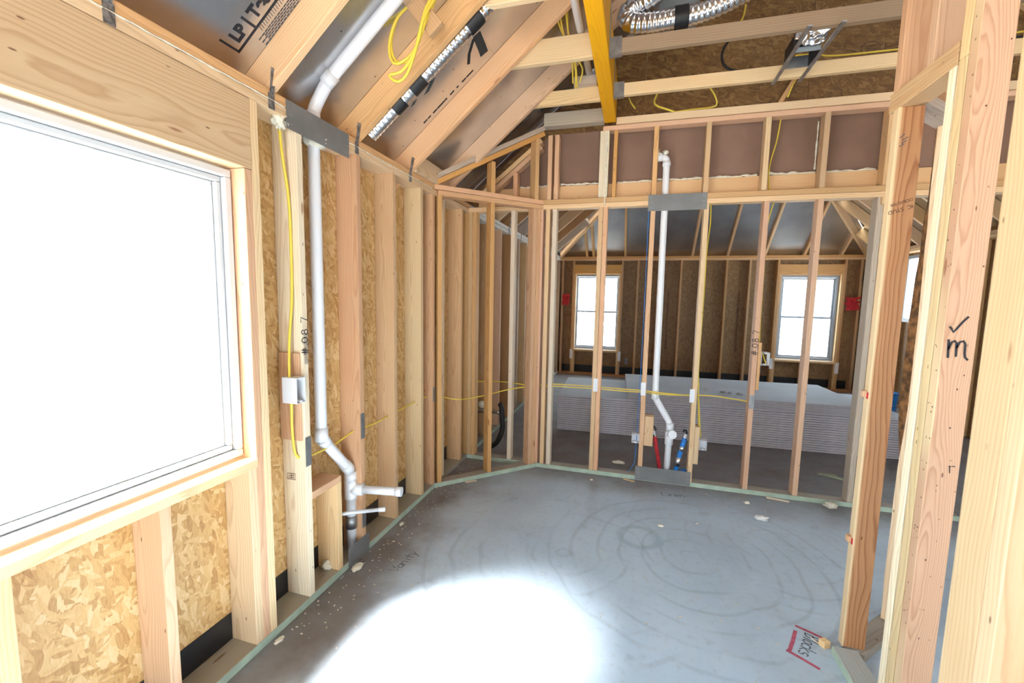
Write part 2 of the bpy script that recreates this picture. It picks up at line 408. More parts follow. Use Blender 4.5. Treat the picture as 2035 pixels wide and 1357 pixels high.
for y, c in ((1.065, PINK), (.66, PALE), (.25, PINK), (-.16, TAN), (-.57, TAN), (-.98, PINK)): stud(y, c, ST, .846, 'cripple_stud')
for y in (-1.2, -1.24, -1.6, -2.0, -2.4, -2.8): stud(y, TAN)
studA = stud(1.749, WHT)
studB = stud(2.197, PINK); studC = stud(2.577, TAN); studD = stud(2.955, PALE)
stud(3.152, PINK); stud(3.332, WHT); stud(3.73, TAN); stud(3.905, ORG)
y = 4.115; i = 0
while y < 9.0:
    stud(y, (GREY, TAN, PINK, DKBR)[i % 4]); i += 1; y += .406
stud(9.04, TAN)
brd('blocking', wl, (XO, 1.75, .548), (XL, 1.976, .586), PINK, ax='y'); brd('cripple_stud', wl, (XO, 1.938, ST), (XL, 1.976, .548), PALE)
bb = brd('backing_block', wl, (XO+.005, 1.698, .87), (XL-.012, 1.711, 1.31), PINK); bb['label'] = 'pinkish board scrap nailed beside the box'
for a, b in ((-3, -1.2), (1.445, 2.445), (2.445, 3.665), (3.665, 4.885), (4.885, 6.105), (6.105, 7.325), (7.325, 8.545), (8.545, 9.2)):
    brd('sheathing_panel', wl, (XO-.012, a, 0), (XO-.001, b, 2.52), mat=OSB, ax='z', bev=.0015)
brd('sheathing_panel', wl, (XO-.012, -1.2, 0), (XO-.001, .245, .86), mat=OSB, ax='z', bev=.0015)
brd('sheathing_panel', wl, (XO-.012, .245, 0), (XO-.001, 1.445, .86), mat=OSB, ax='z', bev=.0015)
brd('sheathing_panel', wl, (XO-.012, -1.195, 2.10), (XO-.001, 1.445, 2.52), mat=OSB, ax='y', bev=.0015)
brd('flashing_strip', wl, (XO, -3, ST), (XO+.002, 9.05, .165), mat=MEMB, bev=0)['label'] = 'black membrane flashing along the foot of the wall'
for y, z0, z1 in ((1.730, .735, .885), (2.178, .735, .89), (2.178, .17, .285)):
    brd('nail_plate', wl, (XL, y-.019, z0), (XL+.002, y+.019, z1), mat=STEEL, bev=0)
for y, z in ((3.133, .80), (4.115, .78)): brd('nail_plate', wl, (XL, y-.019, z-.06), (XL+.002, y+.019, z+.06), mat=STEEL, bev=0)
def hclip(parent, x, y):
    c = brd('rafter_clip', parent, (x, y-.016, 2.385), (x+.003, y+.016, 2.45), mat=CLIP, bev=0)
    bm = bmesh.new()
    vs = [bm.verts.new(p) for p in ((0, -.008, 0), (.003, .008, 0), (.02, -.016, .10), (.022, .016, .10))]
    bm.faces.new((vs[0], vs[1], vs[3], vs[2])); r = bmesh.ops.extrude_face_region(bm, geom=list(bm.faces))
    for v in [e for e in r['geom'] if isinstance(e, bmesh.types.BMVert)]: v.co.x -= .003
    bmesh.ops.recalc_face_normals(bm, faces=list(bm.faces))
    add('clip_strap', mesh_from(bm), c, Matrix.Translation((x+.004, y, 2.447)), CLIP)
for y in (.98, 1.575, 2.165, 2.765, 4.6, 5.2, 5.8, 6.4): hclip(wl, XL, y)

# pen writing on stud faces: glyph strokes on a 0.7 x 1 cell
def arc(cx, cy, rx, ry, a0, a1, n=12): return [(cx+rx*math.cos(math.radians(a0+(a1-a0)*i/n)), cy+ry*math.sin(math.radians(a0+(a1-a0)*i/n))) for i in range(n+1)]
GL = {
 '0': [arc(.35, .5, .30, .45, 90, 450, 16)], '8': [arc(.35, .73, .22, .24, -90, 270, 14), arc(.35, .26, .28, .25, 90, 450, 14)],
 '.': [[(.2, .06), (.3, .06)]], '#': [[(.2, 0), (.35, 1)], [(.45, 0), (.6, 1)], [(.05, .35), (.75, .4)], [(.05, .62), (.75, .67)]],
 '7': [[(.05, 1), (.6, 1), (.25, 0)]],
 'B': [[(.1, 0), (.15, 1)], arc(.15, .75, .4, .24, 90, -90, 8), arc(.12, .26, .48, .26, 90, -90, 8)], 'l': [[(.3, 1), (.25, 0)]],
 'o': [arc(.33, .3, .25, .28, 60, 420, 12)], 'c': [arc(.36, .3, .26, .28, 50, 310, 10)],
 'k': [[(.12, .95), (.1, 0)], [(.5, .55), (.12, .25), (.55, 0)]], 's': [arc(.35, .43, .2, .15, 40, 250, 8) + arc(.33, .14, .22, .15, 70, -150, 8)],
 'V': [[(0, 1), (.3, 0), (.65, 1)]], 'a': [arc(.32, .28, .24, .26, 40, 400, 12), [(.55, .55), (.58, 0)]],
 'n': [[(.08, .55), (.1, 0)], arc(.32, .28, .22, .27, 180, 0, 8) + [(.55, 0)]], 'i': [[(.3, .55), (.3, 0)], [(.3, .75), (.31, .79)]],
 't': [[(.32, .95), (.3, .1), (.45, 0)], [(.08, .6), (.58, .62)]], 'y': [[(.08, .55), (.3, .05)], [(.58, .55), (.15, -.35)]],
 'L': [[(.1, 1), (.08, 0), (.6, .03)]], 'e': [[(.1, .3), (.56, .32)] + arc(.33, .3, .24, .27, 10, 310, 10)],
}
def word(txt, size, adv=.8, gap=None):
    st = []; x = 0
    for ch in txt:
        if ch == ' ': x += size*.5; continue
        for s in GL[ch]: st.append([(x+px*size, py*size) for px, py in s])
        x += size*(.42 if ch in '.li' else adv)
    return st
o = ribbon('marker_writing', wl, word('#.08 7', .042, .95), .0045, frame_mat((0, 0, 1), (0, -1, 0), (XL+.0015, 1.747, 1.30)), INK)
o['label'] = 'black handwritten numbers running up the stud edge'
o = ribbon('printed_stamp', wl, [[(i*.006, 0), (i*.006, .022)] for i in range(26)], .0022, frame_mat((0, 0, 1), (0, -1, 0), (XL+.0012, 1.744, 1.255)), INKG)
# printed code on the far side of stud C and end stamp on stud A
o = ribbon('printed_stamp', wl, [[(0, 0), (.05, 0), (.05, .03), (0, .03), (0, 0)], [(.008, .008), (.042, .009)], [(.008, .018), (.042, .019)], [(.025, .005), (.025, .026)]], .003, frame_mat((1, 0, 0), (0, 0, 1), (-1.66, 1.7095, .66)), INKB)

# ---- partition of studs straight ahead
wm = empty('wall_middle', (0, YC, 0), 'open stud partition across the room with a short stud wall above it', kind='structure')
YD = YC + .089
brd('bottom_plate', wm, (XL, YC, 0), (2.4, YD, ST), GREEN); brd('plate_face', wm, (XL, YC-.0015, 0), (2.4, YC, ST-.002), mat=GREENF, bev=0)['label'] = 'green treated face of the bottom plate'
brd('top_plate', wm, (XL, YC, 2.388), (2.55, YD, 2.427), PALE)
brd('top_plate', wm, (XL+.1, YC, 2.429), (3.85, YD, PT+.004), ORG)
def cst(xr, c, z0=ST, z1=2.388, w=ST, nm='stud'): return brd(nm, wm, (xr-w, YC, z0), (xr, YD, z1), c)
cst(-1.465, ORG); cst(-1.505, TAN); cst(-1.09, WHT)
cst(-.826, PINK); cst(-.765, PALE); cst(-.705, WHT)
cst(-.302, TAN); cst(-.262, PINK)
cst(.128, PINK); cst(.541, PALE); studR = cst(.975, PINK); cst(1.342, PINK); cst(1.722, GREY); 
brd('stud_block', wm, (1.70, YC-.03, 2.33), (1.735, YC+.05, 2.384), PALE)
# short wall above
def kst(xr, c, z0=2.472, z1=3.02): return brd('stud', wm, (xr-ST, YC, z0), (xr, YD, z1), c)
for xr, c in ((-.762, PINK), (-.702, PINK), (-.312, WHT), (-.274, WHT), (.125, ORG), (.523, TAN), (.945, PALE), (1.338, TAN), (1.74, TAN), (2.15, TAN), (2.56, TAN)): kst(xr, c)
brd('stud', wm, (-.236, YC+.01, 2.472), (-.205, YD, 3.02), ORG)
brd('top_plate', wm, (-.33, YC, 3.02), (3.85, YD, 3.057), PINK)
brd('top_plate', wm, (-.224, YC+.012, 3.066), (3.85, YD+.012, 3.125), PALE)
brd('ledger_board', wm, (-1.45, YD+.004, 2.472), (3.85, YD+.042, 2.605), TAN, BIGWOOD)
brd('backer_board', wm, (-.81, YD+.044, 2.50), (3.85, YD+.056, 3.07), mat=BROWN)['label'] = 'smooth brown backer board'
prism('backer_board', wm, [(-1.40, YD+.044, 2.50), (-.811, YD+.044, 2.50), (-.811, YD+.044, 3.07), (-1.38, YD+.044, 2.60)], (0, .012, 0), BROWN)['label'] = 'smooth brown backer board, sloping end piece'
for i, (a, b) in enumerate(((-1.1, -.80), (-.70, -.36), (-.20, .09), (.13, .49), (.53, .90), (.95, 1.30), (1.35, 1.70))):
    bead('foam_bead', wm, (a, YD+.025, 2.612 + (.008 if i % 2 else 0)), (b, YD+.025, 2.617), .011, FOAM, i)
o = bead('foam_bead', wm, (-.293, YC-.003, 2.40), (-.293, YC-.003, 3.0), .007, FOAM, 11, 0); o = bead('foam_bead', wm, (1.30, YD+.035, 2.64), (1.30, YD+.035, 3.0), .006, FOAM, 12, 0)
# sloped end studs behind the corner wall
def rk(x): return 2.478 + SL*(x+1.53)
brd2('sloped_plate', wm, (-1.40, YC+.045, 2.50), (-.86, YC+.045, 2.93), .089, ST, (0, 1, 0), PINK); brd2('sloped_plate', wm, (-1.42, YC+.045, 2.545), (-.86, YC+.045, 2.985), .089, ST, (0, 1, 0), TAN)
brd('stud', wm, (-1.115, YC, 2.472), (-1.075, YD, 2.72), PINK)
brd('wood_scrap', wm, (-1.42, YC-.02, 2.47), (-1.28, YC+.05, 2.505), PALE)
# strand board gable above the short wall
for a, b in ((-1.5, .0), (.003, 1.22), (1.223, 2.44), (2.443, 3.85)):
    zt = lambda x: min(rz(x)+.12, 4.8)
    if a < -1: pts = [(-1.69, 4.02, 2.47), (-.8, 4.02, 2.47), (-.8, 4.02, 3.0), (b, 4.02, 3.0), (b, 4.02, zt(b)), (-1.69, 4.02, zt(-1.69))]
    elif b < 1.3: pts = [(a, 4.02, 3.0), (b, 4.02, 3.0), (b, 4.02, min(zt(b), 4.75)), (a, 4.02, zt(a))]
    else: pts = [(a, 4.02, 3.0), (b, 4.02, 3.0), (b, 4.02, 4.75 - max(0, (b-1.4))*SL*.9), (a, 4.02, 4.75)]
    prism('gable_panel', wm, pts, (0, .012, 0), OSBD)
for (xc, zc, h) in ((-.308, .83, .118), (.104, .826, .114), (.502, .798, .114)):
    brd('nail_plate', wm, (xc-.02, YC-.002, zc-h/2), (xc+.02, YC, zc+h/2), mat=BOXW, bev=0)['label'] = 'white coated nail plate'
brd('nail_plate', wm, (.937, YC-.002, .727), (.975, YC, .841), mat=STEEL, bev=0)
for lo, hi, c in (((.13, YC, .32), (.205, YD, .585), TAN), ((.543, YC+.01, .20), (.582, YD, .53), PALE), ((.977, YC, .885), (1.0, YD, 1.275), ORG)):
    brd('backing_block', wm, lo, hi, c)
o = ribbon('marker_writing', wm, word('#.08 7', .046, .95), .005, frame_mat((0, 0, 1), (-1, 0, 0), (.972, YC-.0015, 1.17)), INK)
o['label'] = 'black handwritten numbers running up the stud edge'

# ---- diagonal corner wall at the left
wc = empty('wall_corner', (-1.2, 3.5, 0), 'short diagonal stud wall across the far left corner, with a raked top', kind='structure')
dv = Vector((1, 1, 0)).normalized(); nv = Vector((-1, 1, 0)).normalized()
D0 = Vector((-1.545, 3.145, 0)); D1 = Vector((-.832, 3.858, 0)); dn = nv*.0445
def dpl(nm, z, t, c, a=0, b=0):
    return brd2(nm, wc, D0+dn+Vector((0, 0, z))-dv*a, D1+dn+Vector((0, 0, z))+dv*b, .089, t, nv, c)
dpl('bottom_plate', .019, .038, GREEN, .01, .03); brd2('plate_face', wc, D0+Vector((0, 0, .018)), D1+Vector((0, 0, .018)), .003, .036, nv, mat=GREENF, bev=0)['label'] = 'green treated face of the bottom plate'; dpl('top_plate', 2.4075, .038, PINK, -.03, .02); dpl('top_plate', 2.449, .038, PINK, 0, .03)
def dst(s, c, z0=ST, z1=2.388, w=ST, nm='stud'):
    p = D0 + dv*s + dn
    return brd2(nm, wc, p+Vector((0, 0, z0)), p+Vector((0, 0, z1)), .089, w, nv, c)
dst(.045, ORG); dst(.51, ORG); dst(.97, PINK); dst(.93, PINK)
dst(.51, ORG, 2.469, 2.72); dst(.94, ORG, 2.469, 2.99)
s0 = D0+dn+Vector((0, 0, 2.478)); s1 = D1+dn+Vector((0, 0, 3.075)); upn = (dv*1.0).cross(nv)
o1 = brd2('sloped_plate', wc, s0+Vector((0, 0, -.005)), s1+Vector((0, 0, -.035)), .089, ST, nv, ORG); o2 = brd2('sloped_plate', wc, s0+Vector((0, 0, .042)), s1+Vector((0, 0, .012)), .089, ST, nv, GREY)

# ---- right partition with its doorway edge, and the angled wall leaving it
wr = empty('wall_right', (1.03, 1.9, 0), 'near right stud partition with low double plates and doubled studs', kind='structure')
XA, XB = .985, 1.074
post = brd('stud', wr, (XA, 2.168, ST), (XB, 2.207, 2.392), (.47, .28, .165), POSTWOOD); post['label'] = 'reddish brown stud with strong cathedral grain'
brd('bottom_plate', wr, (XA-.04, 1.0, 0), (XB-.03, 2.16, ST), (.44, .46, .47)); brd('plate_face', wr, (XA-.0415, 1.0, 0), (XA-.04, 2.16, ST-.002), mat=GREENF, bev=0)
brd('top_plate', wr, (XA, 1.845, 2.392), (XB, 2.245, 2.430), TAN); brd('top_plate', wr, (XA, 1.845, 2.4305), (XB, 2.245, 2.468), TAN)
brd('stud', wr, (XA, 2.186, 2.468), (XB, 2.224, 3.6), PINK)
brd('stud', wr, (XA+.004, 1.985, 2.468), (XB, 2.023, 3.6), (.62, .42, .30))
brd('trimmer_stud', wr, (XA, 1.846, ST), (XB, 1.882, 2.392), WHT)
brd('stud', wr, (XA, 1.796, ST), (XB, 1.836, 2.40), PALE); brd('stud', wr, (XA, 1.796, 2.402), (XB, 1.836, 3.6), PALE)
stm = brd('stud', wr, (XA, 1.751, ST), (XB, 1.791, 3.6), (.58, .37, .235), FINEWOOD); stm['label'] = 'stud bearing a black check mark and letter m'
o = ribbon('marker_writing', wr, [[(1.000, 1.530), (1.004, 1.526), (1.0095, 1.514), (1.018, 1.527), (1.030, 1.547), (1.043, 1.564)]], .0065, Matrix.Translation((0, 1.7495, 0)) @ Matrix(((1, 0, 0, 0), (0, 0, -1, 0), (0, 1, 0, 0), (0, 0, 0, 1))), INK)
o['label'] = 'black check mark'
mm = [[(1.000, 1.487), (1.003, 1.432)], [(1.003, 1.46), (1.008, 1.480), (1.017, 1.486), (1.022, 1.478), (1.024, 1.437)], [(1.024, 1.465), (1.030, 1.482), (1.040, 1.486), (1.045, 1.476), (1.046, 1.445), (1.049, 1.432), (1.055, 1.426)]]
o = ribbon('marker_writing', wr, mm, .0068, Matrix.Translation((0, 1.7495, 0)) @ Matrix(((1, 0, 0, 0), (0, 0, -1, 0), (0, 1, 0, 0), (0, 0, 0, 1))), INK)
o['label'] = 'black letter m'
F_Y = lambda x, y, z: Matrix.Translation((x, y, z)) @ Matrix(((1, 0, 0, 0), (0, 0, -1, 0), (0, 1, 0, 0), (0, 0, 0, 1)))
o = ribbon('pencil_marks', wr, [[(.987+.012, 2.272), (1.012, 2.285)], [(1.008, 2.262), (1.024, 2.273)], [(1.006, 2.25), (1.02, 2.259)], [(1.0, 2.238), (1.014, 2.247)]], .0035, F_Y(0, 2.1665, 0), INKG)
ta = math.radians(180+18)
for s, (dx, dz), sz in (('IC  STUD', (1.066, 2.008), .022), ('DOUG FIR', (1.063, 2.034), .017)):
    M = F_Y(dx, 2.1665, dz) @ Matrix.Rotation(ta, 4, 'Z')
    add('grade_stamp', text_mesh(s, sz), wr, M, INKB)
# bent staples and nail specks on the studs (shallow dark holes)
def specks(parent, pts, M, r=.0022):
    bm = bmesh.new()
    for (x, y) in pts:
        k = random.uniform(.6, 1.3)*r
        vs = [bm.verts.new((x+k*math.cos(a*1.047)*random.uniform(.7, 1.2), y+k*math.sin(a*1.047)*1.4, 0)) for a in range(6)]; bm.faces.new(vs)
    o = add('nail_marks', mesh_from(bm), parent, M, INKB); o['kind'] = 'stuff'; return o
specks(wr, [(random.uniform(1.0, 1.07), random.uniform(.3, 2.9)) for _ in range(26)], F_Y(0, 1.7497, 0))
specks(wr, [(random.uniform(1.755, 1.785), random.uniform(.3, 2.9)) for _ in range(60)], frame_mat((0, -1, 0), (0, 0, 1), (XA-.0005, 0, 0)) @ Matrix.Scale(-1, 4, (1, 0, 0)))
ribbon('marker_writing', wr, [[(1.045, 1.062), (1.047, 1.040)], [(1.043, 1.062), (1.048, 1.062)], [(1.053, 1.063), (1.059, 1.063)]], .003, F_Y(0, 1.7495, 0), INK)
for z in (1.215, .55):
    ch = brd('wood_chip', wr, (XA-.016, 2.178, z-.016), (XA-.0005, 2.202, z+.012), (.66, .42, .26)); brd('red_smear', wr, (XA-.0008, 2.169, z-.022), (XA+.0002, 2.183, z+.006), mat=REDP, bev=0)
# near studs at the frame's right edge
wn = empty('wall_near', (.75, 1.1, 0), 'near end of a stud wall at the right edge of the view', kind='structure')
brd('stud', wn, (.732, 1.088, 0), (.77, 1.177, 2.7), (.52, .38, .235)); brd('stud', wn, (.732, 1.046, 0), (.822, 1.086, 2.7), (.52, .38, .235)); brd('stud', wn, (.80, .98, 0), (.84, 1.04, 2.7), (.52, .38, .235))
# angled wall
wa = empty('wall_angled', (1.2, 2.35, 0), 'angled stud wall leaving the right partition, with a live edged stud', kind='structure')
a0 = Vector((1.06, 2.135, 0)); na = nv*.0445
for z, t, c in ((.019, .038, GREEN), (2.411, .038, GREY), (2.4495, .038, DKBR)):
    brd2('bottom_plate' if z < 1 else 'top_plate', wa, a0+na+Vector((0, 0, z)), a0+na+dv*.62+Vector((0, 0, z)), .089, t, nv, c)
def live_stud(parent, c0, L, axis_x, axis_y):
    """upright stud whose one edge keeps its wavy bark"""
    bm = bmesh.new(); n = 60; prev = None; bark = []
    for i in range(n+1):
        z = L*i/n; u = max(0, min(1, (z-.72)/.35)); v = max(0, min(1, (2.3-z)/1.0)); k = .004 + .040*u*u*(3-2*u)*(.25+.75*v) + .010*mnoise.noise(Vector((z*5.3, 1.3, 0))); k = max(.001, k)
        ring = [bm.verts.new(v) for v in ((z, -.0445, -.019), (z, .0445, -.019), (z, .0445-k*.3, .019), (z, -.0445, .019))]
        ring[1].co.y = .0445 + k*.75; ring[2].co.y = .0445 - k*.35
        if prev:
            for a in range(4):
                f = bm.faces.new((prev[a], prev[(a+1) % 4], ring[(a+1) % 4], ring[a]))
                if a == 1: bark.append(f)
        else: bm.faces.new(ring[::-1])
        prev = ring
    bm.faces.new(prev)
    for f in bark: f.material_index = 1
    bmesh.ops.recalc_face_normals(bm, faces=list(bm.faces))
    me = mesh_from(bm); me.materials.append(WOOD); me.materials.append(BARK)
    M = frame_mat((0, 0, 1), axis_y, c0)
    o = add('stud', me, parent, M, None, (.70, .52, .33)); o['label'] = 'stud with brown bark left on one edge'; return o
lp = Vector((1.255, 2.441, ST)) - nv*.0445 + dv*.019
live_stud(wa, lp, 2.355, None, nv)

# ---- far wall of the next room
wb = empty('wall_back', (1.2, YB, 0), 'far outer wall of strand board and studs with two windows', kind='structure')
YO = YB + .14
brd('bottom_plate', wb, (XL, YB, 0), (XR, YO, ST), DKBR); brd('top_plate', wb, (XL, YB, 2.384), (XR, YO, 2.422), TAN); brd('top_plate', wb, (XL, YB, 2.424), (XR, YO, PT), ORG)
def bst(xr, z0=ST, z1=2.384, c=TAN, nm='stud'): return brd(nm, wb, (xr-ST, YB, z0), (xr, YO, z1), c)
for xr in (-1.47, -1.24, -.255, .05, .45, .86, 1.26, 1.67, 2.07, 2.54, 3.60, 3.84): bst(xr, c=(.52, .34, .20))  # studs tinted darker, dimness of the far room painted in
for xa, xb in ((-1.24, -.293), (2.54, 3.562)):
    brd('window_header', wb, (xa, YB, 2.115), (xb, YO, 2.30), ORG); brd('window_sill', wb, (xa, YB-.01, .50), (xb, YO, .538), TAN)
    bst(xa+ST, ST, 2.115, TAN, 'trimmer_stud'); bst(xb, ST, 2.115, TAN, 'trimmer_stud'); bst((xa+xb)/2, ST, .50, TAN, 'cripple_stud')
    for x0, x1 in ((xa+.005, xb-.005),):
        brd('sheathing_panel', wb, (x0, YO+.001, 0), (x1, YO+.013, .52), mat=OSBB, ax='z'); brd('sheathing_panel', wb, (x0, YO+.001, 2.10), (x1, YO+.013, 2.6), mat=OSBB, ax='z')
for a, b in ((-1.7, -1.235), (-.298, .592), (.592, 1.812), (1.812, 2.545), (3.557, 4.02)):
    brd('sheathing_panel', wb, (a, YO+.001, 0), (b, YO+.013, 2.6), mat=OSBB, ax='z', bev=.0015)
brd('flashing_strip', wb, (XL, YO-.003, ST), (XR, YO, .19), mat=MEMB, bev=0)['label'] = 'black membrane flashing along the foot of the wall'
for xc, zc in ((-1.26, .43), (-.27, .43), (2.52, .45), (3.58, .43)): brd('nail_plate', wb, (xc-.03, YB-.002, zc-.1), (xc+.03, YB, zc+.1), mat=BOXW, bev=0)
def scrawl(parent, M, w, h, n, seed, wd):
    rr = random.Random(seed); st = []
    for i in range(n):
        y = h*i/n; st.append([(rr.uniform(0, w*.2), y), (w*.5, y+rr.uniform(-.3, .3)*h/n), (w*rr.uniform(.75, 1), y+rr.uniform(-.4, .4)*h/n)])
    return ribbon('red_mark', parent, st, wd, M, REDP)
for (x, z, w, h, s) in ((-1.48, 1.48, .14, .22, 3), (3.62, 1.50, .21, .23, 5)):
    o = scrawl(wb, F_Y(x, YB-.003, z), w, h, 8, s, .034); o['label'] = 'red spray paint smudge beside the window'
for x in (.62, 1.90):
    o = ribbon('printed_stamp', wb, [[(0, i*.045), (.03, i*.045+.012)] for i in range(26)] + [[(.03, i*.045+.02), (.0, i*.045+.03)] for i in range(26)], .010, F_Y(x, YO-.001, .62), INKB)

# ---- right and front outer walls (mostly outside the view)
wx = empty('wall_outer', (XR, 3, 0), 'right outer wall of the house, glimpsed beyond the partition', kind='structure')
brd('top_plate', wx, (XR, -3, 2.384), (XR+.14, 9.05, 2.422), PALE); brd('top_plate', wx, (XR, -3, 2.424), (XR+.14, 9.05, PT), TAN)
y = 4.1
while y < 9.0:
    if not (6.62 < y < 8.0): brd('stud', wx, (XR, y-ST, 0), (XR+.14, y, 2.384), TAN)
    y += .406
for lo, hi in (((XR+.141, -3, 0), (XR+.153, -.6, 2.6)), ((XR+.141, .5, 0), (XR+.153, 3.9, 2.6)), ((XR+.141, -.6, 0), (XR+.153, .5, .9)), ((XR+.141, 3.9, 0), (XR+.153, 6.6, 2.6)), ((XR+.141, 8.0, 0), (XR+.153, 9.2, 2.6)), ((XR+.141, 6.605, 0), (XR+.153, 7.995, 1.34))):
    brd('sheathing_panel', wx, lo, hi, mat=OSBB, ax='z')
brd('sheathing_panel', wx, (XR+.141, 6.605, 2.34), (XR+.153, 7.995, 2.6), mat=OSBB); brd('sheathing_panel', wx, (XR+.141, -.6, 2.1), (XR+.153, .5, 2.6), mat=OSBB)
wf = empty('wall_front', (1, -3, 0), 'front outer wall behind the viewer with a wide opening', kind='structure')
for lo, hi in (((-1.7, -3.02, 0), (-.5, -3, 2.6)), ((1.2, -3.02, 0), (4.02, -3, 2.6)), ((-.5, -3.02, 2.15), (1.2, -3, 2.6))): brd('sheathing_panel', wf, lo, hi, mat=OSB, ax='z')
prism('sheathing_panel', wf, [(-1.7, -3.02, 2.61), (4.02, -3.02, 2.61), (1.16, -3.02, 4.95)], (0, .012, 0), OSB)

# ---- windows
def pane(name, parent, lo, hi): return brd(name, parent, lo, hi, mat=GLASS, bev=0)
w1 = empty('window_1', (-1.64, .1, 1.5), 'large fixed window with a white vinyl frame in the left wall', kind='structure')
def frame(parent, nm, ax, p0, p1, a0, a1, z0, z1, w, mat):
    """four members; ax: the thin axis"""
    L = ((a0, a1, z0, z0+w), (a0, a1, z1-w, z1), (a0, a0+w, z0+w, z1-w), (a1-w, a1, z0+w, z1-w))
    for q in L:
        lo, hi = ((p0, q[0], q[2]), (p1, q[1], q[3])) if ax == 'x' else ((q[0], p0, q[2]), (q[1], p1, q[3]))
        brd(nm, parent, lo, hi, mat=mat, bev=.004)
frame(w1, 'window_frame', 'x', -1.683, -1.608, -1.19, 1.420, .896, 2.092, .030, VINYL)
frame(w1, 'sash_frame', 'x', -1.68, -1.628, -1.16, 1.389, .927, 2.061, .022, VINYL)
frame(w1, 'glazing_bead', 'x', -1.672, -1.645, -1.138, 1.3665, .95, 2.0385, .012, VINYL)
pane('glass', w1, (-1.664, -1.127, .961), (-1.660, 1.355, 2.027))
lab = brd('label_sticker', w1, (-1.659, .62, 1.70), (-1.6582, .855, 1.97), mat=PAPER, bev=0); lab['label'] = 'printed label stuck on the glass'
ribbon('label_print', lab, [[(.77-.62, 1.808-1.7), (.838-.62, 1.808-1.7)], [(.77-.62, 1.800-1.7), (.838-.62, 1.800-1.7)], [(.772-.62, 1.785-1.7), (.779-.62, 1.785-1.7)], [(.772-.62, 1.776-1.7), (.779-.62, 1.776-1.7)], [(.765-.62, 1.905-1.7), (.773-.62, 1.904-1.7)]], .0032, frame_mat((0, 1, 0), (0, 0, 1), (-1.6575, .62, 1.70)), INKG)
def hung(nm, x0, x1, label):
    w = empty(nm, ((x0+x1)/2, YB+.1, 1.3), label, kind='structure')
    frame(w, 'window_frame', 'y', YB+.07, YB+.13, x0, x1, .545, 2.105, .045, BACKLITV)
    frame(w, 'sash_frame', 'y', YB+.085, YB+.11, x0+.046, x1-.046, .592, 1.345, .03, BACKLITV); frame(w, 'sash_frame', 'y', YB+.10, YB+.125, x0+.046, x1-.046, 1.325, 2.058, .03, BACKLITV)
    pane('glass', w, (x0+.077, YB+.096, .623), (x1-.077, YB+.099, 1.314)); pane('glass', w, (x0+.077, YB+.112, 1.356), (x1-.077, YB+.115, 2.027))
hung('window_2', -1.235, -.30, 'single hung window with a grey frame, left one in the far wall')
hung('window_3', 2.58, 3.52, 'single hung window with a grey frame, right one in the far wall')
w4 = empty('window_4', (XR+.1, 7.3, 1.8), 'narrow glimpse of a bright window past the reddish stud', kind='structure')
frame(w4, 'window_frame', 'x', XR+.06, XR+.12, 6.62, 7.98, 1.345, 2.335, .05, BACKLITV); pane('glass', w4, (XR+.09, 6.67, 1.395), (XR+.094, 7.93, 2.285))

# ---- ceiling: roof deck, rafters, beam, joists
ce = empty('ceiling', (0, 2, 3), 'open roof of rafters under foil faced deck with a beam and joists', kind='structure')
def dz(x): return rz(x) + DK
rows = (-1.86, -.95, -.018, .917, 1.165)
ys = [-3.05, -.72, 1.72, 4.03]
for a, b in zip(rows, rows[1:]):
    for c, d in zip(ys, ys[1:]):
        P = [Vector((a+.0015, c+.0015, dz(a))), Vector((b-.0015, c+.0015, dz(b))), Vector((b-.0015, d-.0015, dz(b))), Vector((a+.0015, d-.0015, dz(a)))]
        cen = sum(P, Vector())/4; M = frame_mat((CS, 0, SN), (0, 1, 0), cen); L = (b-a)/CS
        add('roof_panel', box_mesh(L+.002, d-c+.002, .011, .0015, DECK), ce, Matrix.Translation(Vector((-SN, 0, CS))*.0056) @ M)
yh = lambda x: YB+.2-(x+1.86)
prism('roof_panel', ce, [(-1.86, 4.033, dz(-1.86)), (1.165, 4.033, dz(1.165)), (1.165, 6.23, dz(1.165)), (-1.86, 9.25, dz(-1.86))], (-.006, 0, .009), DECK)
prism('roof_panel', ce, [(-1.86, 9.255, dz(-1.86)), (1.165, 6.235, dz(1.165)), (4.19, 9.255, dz(-1.86))], (0, .006, .009), DECK)
prism('roof_panel', ce, [(4.19, -3.05, dz(-1.86)), (1.168, -3.05, dz(1.165)), (1.168, 6.23, dz(1.165)), (4.19, 9.25, dz(-1.86))], (.006, 0, .009), DECK)
def rafter(y, c, x1=1.14, x0=-1.72):
    mid = lambda x: Vector((x, y, rz(x))) + Vector((-SN, 0, CS))*.07
    return brd2('rafter', ce, mid(x0), mid(x1), .038, .1395, (0, 1, 0), c)
for y, c in ((-1.98, TAN), (-1.38, TAN), (-.78, TAN), (-.2, TAN), (.4, TAN), (.985, PALE), (1.592, (.72, .48, .28)), (2.195, (.72, .47, .26)), (2.80, (.68, .45, .27)), (3.41, PINK)): rafter(y, c)
i = 0
for k in range(8):
    y = 4.2 + .6*k; x1 = min(1.14, YB - y - 1.50)
    if x1 > -1.4: rafter(y, (DKBR, TAN, DKBR, GREY)[k % 4], x1)
def brafter(x, c):
    L = min(x - XL, XR - x) - .03; y1 = YB - min(L, 2.7)
    m = lambda y: Vector((x, y, 2.47 + SL*(YB-y))) + Vector((0, SN, CS))*.07
    brd2('rafter', ce, m(YB+.1), m(y1), .038, .1395, (1, 0, 0), c)
for x in (-1.0, -.865, -.235, .42, 1.03, 1.65, 2.28, 2.92, 3.5): brafter(x, TAN if x != 2.28 else PALE)
